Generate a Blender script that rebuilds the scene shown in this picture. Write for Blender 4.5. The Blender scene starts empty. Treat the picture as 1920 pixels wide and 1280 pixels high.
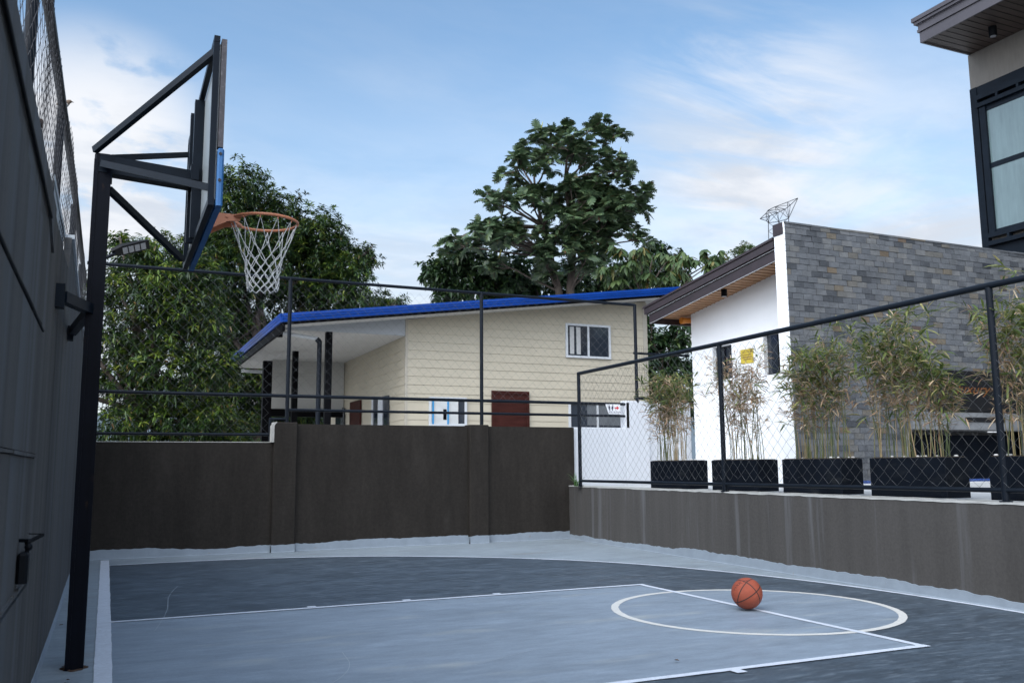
import bpy, math, random
import numpy as np
from mathutils import Vector, Matrix

# ------------------------------------------------------------------ camera, world, sun, exposure
sc = bpy.context.scene
COL = sc.collection
cam_d = bpy.data.cameras.new("camera")
cam = bpy.data.objects.new("camera", cam_d)
COL.objects.link(cam)
sc.camera = cam
cam_d.sensor_width = 36.0
cam_d.lens = 31.43
cam_d.clip_start = 0.05
cam_d.clip_end = 3000
CAM = Vector((-0.0866, -5.871, 1.1389))


def cam_axes(yaw, pitch, roll):
    f = Vector((math.sin(yaw) * math.cos(pitch), math.cos(yaw) * math.cos(pitch), math.sin(pitch)))
    r = Vector((math.cos(yaw), -math.sin(yaw), 0))
    u = r.cross(f)
    return r * math.cos(roll) + u * math.sin(roll), u * math.cos(roll) - r * math.sin(roll), f


cr, cu, cf = cam_axes(0.4231, 0.1377, -0.0072)
cam.matrix_world = Matrix(((cr.x, cu.x, -cf.x, CAM.x), (cr.y, cu.y, -cf.y, CAM.y), (cr.z, cu.z, -cf.z, CAM.z), (0, 0, 0, 1)))
cam_d.dof.use_dof = True
cam_d.dof.focus_distance = 8.0
cam_d.dof.aperture_fstop = 5.6

SUN_EL, SUN_AZ = math.radians(42), math.radians(236)     # azimuth clockwise from +Y
sun_dir = Vector((math.sin(SUN_AZ) * math.cos(SUN_EL), math.cos(SUN_AZ) * math.cos(SUN_EL), math.sin(SUN_EL)))
sun_d = bpy.data.lights.new("sun", 'SUN')
sun_d.energy = 0.55
sun_d.angle = math.radians(40)
sun_d.color = (1.0, 0.97, 0.92)
sun = bpy.data.objects.new("sun", sun_d)
COL.objects.link(sun)
sun.rotation_euler = sun_dir.to_track_quat('Z', 'Y').to_euler()
sun.location = (0, 0, 30)

sc.view_settings.view_transform = 'Standard'
sc.view_settings.look = 'None'
sc.view_settings.gamma = 1
sc.view_settings.exposure = 1.42

world = bpy.data.worlds.new("World")
sc.world = world
world.use_nodes = True
wn, wl = world.node_tree.nodes, world.node_tree.links
wn.clear()


def N(nodes, t, **kw):
    n = nodes.new(t)
    for k, v in kw.items():
        setattr(n, k, v)
    return n


wout = N(wn, 'ShaderNodeOutputWorld')
bg = N(wn, 'ShaderNodeBackground')
bg.inputs[1].default_value = 0.1
sky = N(wn, 'ShaderNodeTexSky', sky_type='NISHITA')
sky.sun_disc = False
sky.sun_elevation = SUN_EL
sky.sun_rotation = SUN_AZ
sky.air_density = 1.0
sky.dust_density = 1.2
sky.ozone_density = 1.5
tc = N(wn, 'ShaderNodeTexCoord')


def wmath(op, a, b=None, c=None, clamp=False):
    n = N(wn, 'ShaderNodeMath', operation=op)
    n.use_clamp = clamp
    for i, v in enumerate((a, b, c)):
        if v is None:
            continue
        if isinstance(v, (int, float)):
            n.inputs[i].default_value = v
        else:
            wl.new(v, n.inputs[i])
    return n.outputs[0]


sep = N(wn, 'ShaderNodeSeparateXYZ')
wl.new(tc.outputs['Generated'], sep.inputs[0])
zc = wmath('MAXIMUM', sep.outputs[2], 0.02)
# project the sky direction on a high flat cloud layer
px_ = wmath('DIVIDE', sep.outputs[0], wmath('ADD', zc, 0.12))
py_ = wmath('DIVIDE', sep.outputs[1], wmath('ADD', zc, 0.12))
comb = N(wn, 'ShaderNodeCombineXYZ')
wl.new(px_, comb.inputs[0])
wl.new(py_, comb.inputs[1])


def wnoise(scale, rot, sx, sy, detail=8, dist=0.3, off=(0, 0, 0), rough=0.6):
    mp = N(wn, 'ShaderNodeMapping')
    mp.inputs['Rotation'].default_value = (0, 0, rot)
    mp.inputs['Scale'].default_value = (sx, sy, 1)
    mp.inputs['Location'].default_value = off
    wl.new(comb.outputs[0], mp.inputs[0])
    n = N(wn, 'ShaderNodeTexNoise')
    n.inputs['Scale'].default_value = scale
    n.inputs['Detail'].default_value = detail
    n.inputs['Roughness'].default_value = rough
    n.inputs['Distortion'].default_value = dist
    wl.new(mp.outputs[0], n.inputs['Vector'])
    return n.outputs[0]


def wramp(v, lo, hi):
    m = N(wn, 'ShaderNodeMapRange', interpolation_type='SMOOTHSTEP')
    wl.new(v, m.inputs[0])
    m.inputs[1].default_value = lo
    m.inputs[2].default_value = hi
    return m.outputs[0]


def lobe(d, size, stretch=None):
    """soft spot of cloud round a direction"""
    dv = Vector(d).normalized()
    dp = N(wn, 'ShaderNodeVectorMath', operation='DOT_PRODUCT')
    wl.new(tc.outputs['Generated'], dp.inputs[0])
    dp.inputs[1].default_value = dv
    return wramp(dp.outputs['Value'], math.cos(math.radians(size)), 1.0)


veil = wramp(wnoise(0.8, 0.5, 1.0, 2.2, off=(3.1, 1.7, 0)), 0.42, 0.66)
streak = wramp(wnoise(1.3, 0.75, 0.8, 1.7, dist=0.35, off=(0.4, 5.2, 0)), 0.50, 0.76)
low = wramp(sep.outputs[2], 0.46, 0.10)
lown = wramp(wnoise(1.1, 0.1, 1.0, 1.0, dist=0.5, off=(7.7, 2.2, 0)), 0.30, 0.60)
puffn = wramp(wnoise(3.4, 0.0, 1.0, 1.0, dist=0.2, off=(1.2, 3.3, 0), rough=0.55), 0.36, 0.50)
# directions of the brighter clouds: cumulus at the left, streak at the upper right, bank over the roofs
puff = wmath('MULTIPLY', puffn, lobe((-0.03, 0.947, 0.319), 8))
wisp = wmath('MULTIPLY', wramp(wnoise(2.6, 0.6, 0.6, 1.8, dist=0.5, off=(2.0, 9.0, 0)), 0.34, 0.62), lobe((0.59, 0.72, 0.362), 9))
bank = wmath('MULTIPLY', lown, lobe((0.70, 0.66, 0.27), 12))
cl = wmath('ADD', wmath('MULTIPLY', veil, 0.05), wmath('MULTIPLY', streak, 0.10))
cl = wmath('ADD', cl, wmath('MULTIPLY', wmath('MULTIPLY', low, wmath('ADD', wmath('MULTIPLY', lown, 0.40), 0.60)), 0.97))
cl = wmath('ADD', cl, wmath('MULTIPLY', puff, 0.8))
cl = wmath('ADD', cl, wmath('MULTIPLY', wisp, 0.55))
cl = wmath('ADD', cl, wmath('MULTIPLY', bank, 0.35), clamp=True)
shade = wnoise(1.9, 0.2, 1, 1.4, off=(4, 4, 0))
ccol = N(wn, 'ShaderNodeMix', data_type='RGBA')
wl.new(wramp(shade, 0.38, 0.62), ccol.inputs[0])
CLOUD = 4.7
ccol.inputs[6].default_value = (2.62, 2.85, 3.22, 1)
ccol.inputs[7].default_value = (3.45, 3.55, 3.75, 1)
skyg = N(wn, 'ShaderNodeMix', data_type='RGBA', blend_type='MULTIPLY')
skyg.inputs[0].default_value = 1.0
wl.new(sky.outputs[0], skyg.inputs[6])
skyg.inputs[7].default_value = (0.80, 0.885, 0.865, 1)
mix = N(wn, 'ShaderNodeMix', data_type='RGBA')
wl.new(cl, mix.inputs[0])
wl.new(skyg.outputs[2], mix.inputs[6])
wl.new(ccol.outputs[2], mix.inputs[7])
# unseen bright cloud added behind and left of the camera for soft fill light
fill_cloud = wmath('MULTIPLY', lobe((-0.62, -0.45, 0.50), 82), wmath('ADD', wmath('MULTIPLY', lown, 0.4), 0.6))
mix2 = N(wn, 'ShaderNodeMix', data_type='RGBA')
wl.new(fill_cloud, mix2.inputs[0])
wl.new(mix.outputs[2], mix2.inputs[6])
BACK_FILL = 13.0
mix2.inputs[7].default_value = (0.90 * BACK_FILL, 0.97 * BACK_FILL, 1.10 * BACK_FILL, 1)
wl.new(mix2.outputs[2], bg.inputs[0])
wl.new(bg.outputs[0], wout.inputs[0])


# ------------------------------------------------------------------ materials
def material(name, color, rough=0.7, metal=0.0, var=0.0, vscale=4.0, stretch=(1, 1, 1), bump=0.0, bscale=40.0,
             island=None, spec=0.5, var2=0.0, v2scale=0.6, v2stretch=(1, 1, 1), coat=0.0, translucent=0.0,
             stain=None, rvar=0.0, detail=6, grain=0.0, gscale=120):
    """procedural Principled material: base colour modulated by one or two noises, optional per-island ramp"""
    m = bpy.data.materials.new(name)
    m.use_nodes = True
    n, l = m.node_tree.nodes, m.node_tree.links
    n.clear()
    out = N(n, 'ShaderNodeOutputMaterial')
    p = N(n, 'ShaderNodeBsdfPrincipled')
    p.inputs['Roughness'].default_value = rough
    p.inputs['Metallic'].default_value = metal
    p.inputs['Specular IOR Level'].default_value = spec
    p.inputs['Coat Weight'].default_value = coat
    geo = N(n, 'ShaderNodeNewGeometry')
    pos = geo.outputs['Position']

    def noise(scale, st, det=detail, off=0.0):
        mp = N(n, 'ShaderNodeMapping')
        mp.inputs['Scale'].default_value = st
        mp.inputs['Location'].default_value = (off, off * 1.3, off * 0.7)
        l.new(pos, mp.inputs[0])
        t = N(n, 'ShaderNodeTexNoise')
        t.inputs['Scale'].default_value = scale
        t.inputs['Detail'].default_value = det
        t.inputs['Roughness'].default_value = 0.6
        l.new(mp.outputs[0], t.inputs['Vector'])
        return t.outputs[0]

    if island:
        ramp = N(n, 'ShaderNodeValToRGB')
        ramp.color_ramp.interpolation = 'LINEAR'
        els = ramp.color_ramp.elements
        while len(els) < len(island):
            els.new(0.5)
        for i, (q, c) in enumerate(island):
            els[i].position = q
            els[i].color = (*c, 1)
        l.new(geo.outputs['Random Per Island'], ramp.inputs[0])
        col = ramp.outputs[0]
    else:
        rgb = N(n, 'ShaderNodeRGB')
        rgb.outputs[0].default_value = (*color, 1)
        col = rgb.outputs[0]

    def modulate(col, fac, amount):
        mr = N(n, 'ShaderNodeMapRange')
        l.new(fac, mr.inputs[0])
        mr.inputs[1].default_value = 0.25
        mr.inputs[2].default_value = 0.75
        mr.inputs[3].default_value = 1 - amount
        mr.inputs[4].default_value = 1 + amount
        mx = N(n, 'ShaderNodeVectorMath', operation='SCALE')
        l.new(col, mx.inputs[0])
        l.new(mr.outputs[0], mx.inputs['Scale'])
        return mx.outputs[0]

    if var:
        nz = noise(vscale, stretch)
        col = modulate(col, nz, var)
        if rvar:
            mr = N(n, 'ShaderNodeMapRange')
            l.new(nz, mr.inputs[0])
            mr.inputs[1].default_value = 0.3
            mr.inputs[2].default_value = 0.7
            mr.inputs[3].default_value = rough - rvar
            mr.inputs[4].default_value = rough + rvar
            l.new(mr.outputs[0], p.inputs['Roughness'])
    if var2:
        col = modulate(col, noise(v2scale, v2stretch, 4, 3.7), var2)
    if grain:
        col = modulate(col, noise(gscale, (1, 1, 1), 3, 1.9), grain)
    if stain:
        scol, lo, hi, sscale, sst = stain
        mr = N(n, 'ShaderNodeMapRange', interpolation_type='SMOOTHSTEP')
        l.new(noise(sscale, sst, 5, 9.1), mr.inputs[0])
        mr.inputs[1].default_value = lo
        mr.inputs[2].default_value = hi
        mx = N(n, 'ShaderNodeMix', data_type='RGBA')
        l.new(mr.outputs[0], mx.inputs[0])
        l.new(col, mx.inputs[6])
        mx.inputs[7].default_value = (*scol, 1)
        col = mx.outputs[2]
    l.new(col, p.inputs['Base Color'])
    if bump:
        b = N(n, 'ShaderNodeBump')
        b.inputs['Strength'].default_value = bump
        b.inputs['Distance'].default_value = 0.01
        l.new(noise(bscale, stretch, 8, 5.0), b.inputs['Height'])
        l.new(b.outputs[0], p.inputs['Normal'])
    if translucent:
        tr = N(n, 'ShaderNodeBsdfTranslucent')
        l.new(col, tr.inputs[0])
        ms = N(n, 'ShaderNodeMixShader')
        ms.inputs[0].default_value = translucent
        l.new(p.outputs[0], ms.inputs[1])
        l.new(tr.outputs[0], ms.inputs[2])
        l.new(ms.outputs[0], out.inputs[0])
    else:
        l.new(p.outputs[0], out.inputs[0])
    return m


M = {}
M['court_light'] = material('court_light', (0.23, 0.27, 0.30), 0.55, stain=((0.20, 0.205, 0.20), 0.58, 0.80, 2.4, (0.7, 1.6, 1)), grain=0.10, gscale=45, spec=0.35, var=0.16, vscale=1.4, stretch=(0.5, 2.2, 1), var2=0.15, v2scale=7, v2stretch=(0.7, 2.2, 1), bump=0.12, bscale=60, rvar=0.08)
M['court_dark'] = material('court_dark', (0.050, 0.067, 0.085), 0.5, grain=0.16, gscale=40, spec=0.35, var=0.36, vscale=2.2, stretch=(0.7, 1.8, 1), var2=0.26, v2scale=9, v2stretch=(0.7, 2.2, 1), bump=0.12, bscale=60, rvar=0.08, stain=((0.115, 0.142, 0.168), 0.48, 0.76, 11.0, (0.5, 1.9, 1)))
M['court_key'] = material('court_key', (0.195, 0.238, 0.285), 0.52, grain=0.09, gscale=45, spec=0.35, var=0.15, vscale=1.8, stretch=(0.5, 2.2, 1), var2=0.15, v2scale=8, v2stretch=(0.7, 2.2, 1), bump=0.12, bscale=60, rvar=0.08, stain=((0.31, 0.335, 0.335), 0.55, 0.85, 1.7, (0.6, 1.8, 1)))
M['line_white'] = material('line_white', (0.56, 0.60, 0.66), 0.5, grain=0.12, gscale=50, var=0.10, vscale=12, bump=0.05)
M['line_cream'] = material('line_cream', (0.58, 0.57, 0.53), 0.5, grain=0.10, gscale=50, var=0.07, vscale=10, bump=0.05)
M['band'] = material('band', (0.22, 0.26, 0.30), 0.6, var=0.12, vscale=6, stain=((0.22, 0.20, 0.17), 0.66, 0.78, 9, (1, 1, 1)), bump=0.3, bscale=25)
M['wall_far'] = material('wall_far', (0.0255, 0.0222, 0.0190), 0.85, grain=0.16, gscale=30, stain=((0.037, 0.033, 0.029), 0.56, 0.82, 2.2, (1.2, 1, 0.7)), spec=0.12, var=0.22, vscale=1.6, stretch=(2, 2, 0.35), var2=0.10, v2scale=9, v2stretch=(1.6, 1.6, 0.25), bump=0.25, bscale=50)
M['wall_right'] = material('wall_right', (0.068, 0.064, 0.060), 0.85, grain=0.12, gscale=40, spec=0.2, var=0.16, vscale=2.4, stretch=(2, 2, 0.12), var2=0.10, v2scale=0.8, v2stretch=(1, 1, 0.6), bump=0.2, bscale=50, stain=((0.112, 0.113, 0.115), 0.52, 0.74, 3.0, (2, 2, 0.09)))
M['wall_left'] = material('wall_left', (0.082, 0.077, 0.072), 0.8, grain=0.12, gscale=60, spec=0.25, var=0.38, vscale=3.0, stretch=(1, 2.6, 0.07), var2=0.16, v2scale=1.1, v2stretch=(1, 1, 0.5), bump=0.35, bscale=45, stain=((0.104, 0.106, 0.108), 0.48, 0.66, 2.0, (1, 2.6, 0.05)))
M['raw_edge'] = material('raw_edge', (0.36, 0.35, 0.32), 0.9, var=0.25, vscale=14, bump=0.4)
M['pale_concrete'] = material('pale_concrete', (0.38, 0.38, 0.36), 0.85, var=0.18, vscale=5, bump=0.2)
M['white_wall'] = material('white_wall', (0.86, 0.87, 0.88), 0.75, stain=((0.77, 0.78, 0.78), 0.58, 0.85, 2.0, (2, 2, 0.2)), var=0.03, vscale=3, bump=0.12, bscale=40)
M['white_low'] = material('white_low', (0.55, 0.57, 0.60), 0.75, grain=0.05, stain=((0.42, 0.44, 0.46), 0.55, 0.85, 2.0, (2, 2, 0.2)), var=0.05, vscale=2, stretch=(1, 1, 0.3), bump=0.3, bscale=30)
M['steel'] = material('steel', (0.006, 0.010, 0.016), 0.4, metal=0.0, var=0.25, vscale=6, bump=0.05, spec=0.10)
M['steel_dark'] = material('steel_dark', (0.003, 0.004, 0.008), 0.35, stain=((0.030, 0.018, 0.012), 0.66, 0.80, 14, (1, 1, 0.5)), var=0.3, vscale=5, spec=0.08)
M['fence'] = material('fence', (0.006, 0.009, 0.014), 0.42, var=0.2, vscale=8, spec=0.14)
M['wire'] = material('wire', (0.14, 0.145, 0.15), 0.45, metal=0.6)
M['wire_dark'] = material('wire_dark', (0.05, 0.05, 0.055), 0.5, metal=0.4)
M['rust'] = material('rust', (0.060, 0.034, 0.020), 0.9, var=0.4, vscale=30)
M['board_back'] = material('board_back', (0.28, 0.31, 0.32), 0.35, var=0.06, vscale=4)
M['board_rim'] = material('board_rim', (0.055, 0.05, 0.055), 0.7, var=0.5, vscale=18, stain=((0.16, 0.15, 0.15), 0.55, 0.7, 30, (1, 1, 1)))
M['pad_blue'] = material('pad_blue', (0.022, 0.115, 0.29), 0.55, var=0.2, vscale=12, stain=((0.02, 0.07, 0.20), 0.55, 0.8, 14, (1, 1, 1)))
M['rim_orange'] = material('rim_orange', (0.55, 0.20, 0.095), 0.5, var=0.12, vscale=20)
M['net'] = material('net', (0.62, 0.61, 0.58), 0.9, var=0.15, vscale=60)
M['siding'] = material('siding', (0.48, 0.430, 0.330), 0.7, stain=((0.42, 0.375, 0.285), 0.55, 0.85, 1.2, (1, 1, 0.4)), var=0.05, vscale=2, bump=0.08, bscale=30)
M['trim_cream'] = material('trim_cream', (0.42, 0.38, 0.31), 0.7, var=0.04, vscale=3)
M['soffit'] = material('soffit', (0.56, 0.55, 0.53), 0.8, var=0.03, vscale=2)
M['porch_white'] = material('porch_white', (0.50, 0.50, 0.48), 0.8, var=0.04, vscale=2)
M['fascia_blue'] = material('fascia_blue', (0.003, 0.045, 0.25), 0.4, var=0.15, vscale=2.5, spec=0.25)
M['roof_blue'] = material('roof_blue', (0.006, 0.05, 0.24), 0.75, spec=0.1, var=0.1, vscale=2)
M['black_trim'] = material('black_trim', (0.003, 0.003, 0.004), 0.6, spec=0.06, var=0.2, vscale=4)
M['door_wood'] = material('door_wood', (0.042, 0.012, 0.009), 0.5, spec=0.12, var=0.35, vscale=3, stretch=(1, 1, 5))
M['window_white'] = material('window_white', (0.55, 0.57, 0.59), 0.5, var=0.03)
M['glass_dark'] = material('glass_dark', (0.018, 0.024, 0.034), 0.08, spec=0.8, var=0.3, vscale=3)
M['glass_grey'] = material('glass_grey', (0.12, 0.13, 0.14), 0.15, spec=0.7, var=0.2, vscale=3)
M['glass_teal'] = material('glass_teal', (0.125, 0.180, 0.190), 0.14, spec=0.7, var=0.14, vscale=1.6, stretch=(1, 1.5, 0.7), var2=0.10, v2scale=4, v2stretch=(1, 4, 0.4))
M['curtain'] = material('curtain', (0.45, 0.45, 0.44), 0.9, var=0.1, vscale=8)
M['paper'] = material('paper', (0.55, 0.56, 0.55), 0.9, var=0.12, vscale=6)
M['tape_blue'] = material('tape_blue', (0.02, 0.24, 0.50), 0.6)
M['fascia_brown'] = material('fascia_brown', (0.026, 0.015, 0.018), 0.35, var=0.25, vscale=4, spec=0.6)
M['wood_soffit'] = material('wood_soffit', (0.42, 0.235, 0.125), 0.55, var=0.15, vscale=6, stretch=(4, 0.7, 1))
M['wood_dark'] = material('wood_dark', (0.060, 0.042, 0.034), 0.5, var=0.25, vscale=4, stretch=(0.6, 3, 1))
M['cement_panel'] = material('cement_panel', (0.165, 0.150, 0.130), 0.75, var=0.16, vscale=1.2, stretch=(1, 1.5, 1), var2=0.1, v2scale=6, v2stretch=(1, 3, 0.5), bump=0.1)
M['stone'] = material('stone', (0.2, 0.2, 0.2), 0.75, bump=0.9, bscale=22, var=0.22, vscale=9, var2=0.16, v2scale=1.3, island=[
    (0.0, (0.040, 0.044, 0.050)), (0.14, (0.070, 0.075, 0.083)), (0.35, (0.104, 0.110, 0.118)), (0.62, (0.088, 0.094, 0.102)),
    (0.82, (0.128, 0.131, 0.132)), (0.94, (0.108, 0.104, 0.095)), (0.98, (0.130, 0.104, 0.070)), (0.992, (0.10, 0.065, 0.045)), (0.996, (0.018, 0.022, 0.030))])
M['grout'] = material('grout', (0.19, 0.19, 0.19), 0.9, var=0.2, vscale=12)
M['planter'] = material('planter', (0.004, 0.006, 0.010), 0.5, stain=((0.022, 0.024, 0.026), 0.52, 0.85, 4.0, (1, 1, 2)), var=0.25, vscale=5, spec=0.08)
M['soil'] = material('soil', (0.06, 0.045, 0.03), 0.95, var=0.4, vscale=20)
M['pebble'] = material('pebble', (0.55, 0.54, 0.52), 0.7)
M['culm'] = material('culm', (0.17, 0.17, 0.06), 0.6, island=[(0, (0.05, 0.075, 0.025)), (0.45, (0.11, 0.125, 0.045)), (0.75, (0.22, 0.18, 0.08)), (1, (0.34, 0.25, 0.14))], var=0.25, vscale=9)
M['leaf_bamboo'] = material('leaf_bamboo', (0.1, 0.15, 0.05), 0.6, translucent=0.3, island=[(0, (0.055, 0.095, 0.020)), (0.5, (0.12, 0.17, 0.038)), (0.8, (0.22, 0.24, 0.07)), (1, (0.36, 0.31, 0.13))], var=0.2, vscale=3)
M['leaf_dry'] = material('leaf_dry', (0.3, 0.2, 0.12), 0.7, translucent=0.25, island=[(0, (0.22, 0.13, 0.075)), (0.4, (0.38, 0.25, 0.15)), (0.75, (0.52, 0.38, 0.24)), (1, (0.60, 0.49, 0.33))], var=0.15, vscale=4)
M['bark'] = material('bark', (0.085, 0.065, 0.052), 0.9, var=0.35, vscale=5, bump=0.6, bscale=18)
M['leaf_mango'] = material('leaf_mango', (0.05, 0.09, 0.02), 0.38, translucent=0.22, spec=0.5, island=[(0, (0.007, 0.020, 0.006)), (0.45, (0.017, 0.044, 0.010)), (0.78, (0.045, 0.088, 0.016)), (0.96, (0.110, 0.160, 0.026)), (1, (0.16, 0.085, 0.03))], var=0.5, vscale=0.9)
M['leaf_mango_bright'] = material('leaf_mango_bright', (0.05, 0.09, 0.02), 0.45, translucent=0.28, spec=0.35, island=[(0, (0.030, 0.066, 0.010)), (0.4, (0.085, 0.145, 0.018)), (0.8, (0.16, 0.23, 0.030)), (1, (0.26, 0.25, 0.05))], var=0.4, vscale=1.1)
M['leaf_breadfruit'] = material('leaf_breadfruit', (0.03, 0.06, 0.03), 0.42, translucent=0.16, spec=0.45, island=[(0, (0.034, 0.064, 0.030)), (0.5, (0.076, 0.125, 0.058)), (0.85, (0.130, 0.180, 0.085)), (0.97, (0.085, 0.115, 0.04)), (1, (0.12, 0.055, 0.03))], var=0.3, vscale=1.2)
M['spike_yellow'] = material('spike_yellow', (0.40, 0.38, 0.09), 0.6)
M['leaf_droop'] = material('leaf_droop', (0.05, 0.09, 0.03), 0.5, translucent=0.25, island=[(0, (0.035, 0.068, 0.022)), (0.5, (0.066, 0.112, 0.036)), (0.85, (0.10, 0.145, 0.045)), (0.95, (0.17, 0.16, 0.05)), (1, (0.24, 0.15, 0.04))], var=0.3, vscale=1.5)
M['leaf_dense'] = material('leaf_dense', (0.03, 0.06, 0.02), 0.5, translucent=0.2, island=[(0, (0.010, 0.028, 0.010)), (0.5, (0.022, 0.055, 0.017)), (0.9, (0.045, 0.088, 0.024)), (1, (0.08, 0.12, 0.03))], var=0.45, vscale=0.8)
M['grass'] = material('grass', (0.06, 0.14, 0.03), 0.6, translucent=0.3, var=0.3, vscale=10)
M['black_plastic'] = material('black_plastic', (0.004, 0.005, 0.007), 0.5, spec=0.15)
M['led'] = material('led', (0.30, 0.31, 0.33), 0.3, var=0.1, vscale=30)
M['white_metal'] = material('white_metal', (0.50, 0.53, 0.55), 0.55, var=0.08, vscale=5, stain=((0.30, 0.17, 0.09), 0.68, 0.78, 14, (1, 1, 1)))
M['beige_metal'] = material('beige_metal', (0.45, 0.40, 0.29), 0.6, var=0.1, vscale=4)
M['orange_pvc'] = material('orange_pvc', (0.60, 0.20, 0.02), 0.4)
M['sign_white'] = material('sign_white', (0.72, 0.73, 0.75), 0.5)
M['sign_black'] = material('sign_black', (0.02, 0.022, 0.05), 0.6)
M['sign_red'] = material('sign_red', (0.60, 0.03, 0.04), 0.6)
M['sign_yellow'] = material('sign_yellow', (0.55, 0.42, 0.05), 0.6, var=0.1, vscale=20)
M['sign_text'] = material('sign_text', (0.20, 0.10, 0.02), 0.6)
M['script_orange'] = material('script_orange', (0.16, 0.055, 0.010), 0.6)
M['board_black'] = material('board_black', (0.004, 0.004, 0.005), 0.5)
M['tile_blue'] = material('tile_blue', (0.03, 0.09, 0.42), 0.4, island=[(0, (0.010, 0.035, 0.16)), (1, (0.05, 0.10, 0.30))])
M['yard'] = material('yard', (0.40, 0.39, 0.37), 0.9, var=0.2, vscale=1.5)
M['ground'] = material('ground', (0.13, 0.12, 0.09), 0.95, var=0.3, vscale=2, var2=0.3, v2scale=0.2)
M['paving'] = material('paving', (0.42, 0.43, 0.43), 0.85, var=0.12, vscale=3)
M['feather'] = material('feather', (0.16, 0.11, 0.075), 0.8, var=0.4, vscale=60)
M['feather_pale'] = material('feather_pale', (0.42, 0.38, 0.33), 0.8)
M['dry_leaf'] = material('dry_leaf', (0.10, 0.055, 0.03), 0.8)
M['distant_hill'] = material('distant_hill', (0.10, 0.13, 0.15), 0.95, var=0.2, vscale=0.05)
M['distant_wall'] = material('distant_wall', (0.22, 0.25, 0.29), 0.9)


# ball: orange rubber with dark seams on great circles
def ball_material():
    m = material('ball_rubber', (0.30, 0.060, 0.026), 0.6, var=0.12, vscale=25, bump=0.5, bscale=700, var2=0.1, v2scale=9)
    n, l = m.node_tree.nodes, m.node_tree.links
    p = [q for q in n if q.type == 'BSDF_PRINCIPLED'][0]
    src = p.inputs['Base Color'].links[0].from_socket
    t = N(n, 'ShaderNodeTexCoord')
    nor = N(n, 'ShaderNodeVectorMath', operation='NORMALIZE')
    l.new(t.outputs['Object'], nor.inputs[0])
    n1, n2 = Vector((-0.335, 0.86, 0.385)), Vector((-0.519, 0.191, 0.833))
    n3 = n1.cross(n2).normalized()
    n4 = Vector((-0.05, 0.95, -0.31)).normalized()
    best = None
    for v in (n1, n2, n3):
        d = N(n, 'ShaderNodeVectorMath', operation='DOT_PRODUCT')
        l.new(nor.outputs[0], d.inputs[0])
        d.inputs[1].default_value = v
        a = N(n, 'ShaderNodeMath', operation='ABSOLUTE')
        l.new(d.outputs['Value'], a.inputs[0])
        if best is None:
            best = a.outputs[0]
        else:
            mn = N(n, 'ShaderNodeMath', operation='MINIMUM')
            l.new(best, mn.inputs[0])
            l.new(a.outputs[0], mn.inputs[1])
            best = mn.outputs[0]
    mr = N(n, 'ShaderNodeMapRange', interpolation_type='SMOOTHSTEP')
    l.new(best, mr.inputs[0])
    mr.inputs[1].default_value = 0.024
    mr.inputs[2].default_value = 0.050
    mx = N(n, 'ShaderNodeMix', data_type='RGBA')
    l.new(mr.outputs[0], mx.inputs[0])
    mx.inputs[6].default_value = (0.035, 0.012, 0.008, 1)
    l.new(src, mx.inputs[7])
    l.new(mx.outputs[2], p.inputs['Base Color'])
    return m


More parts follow.
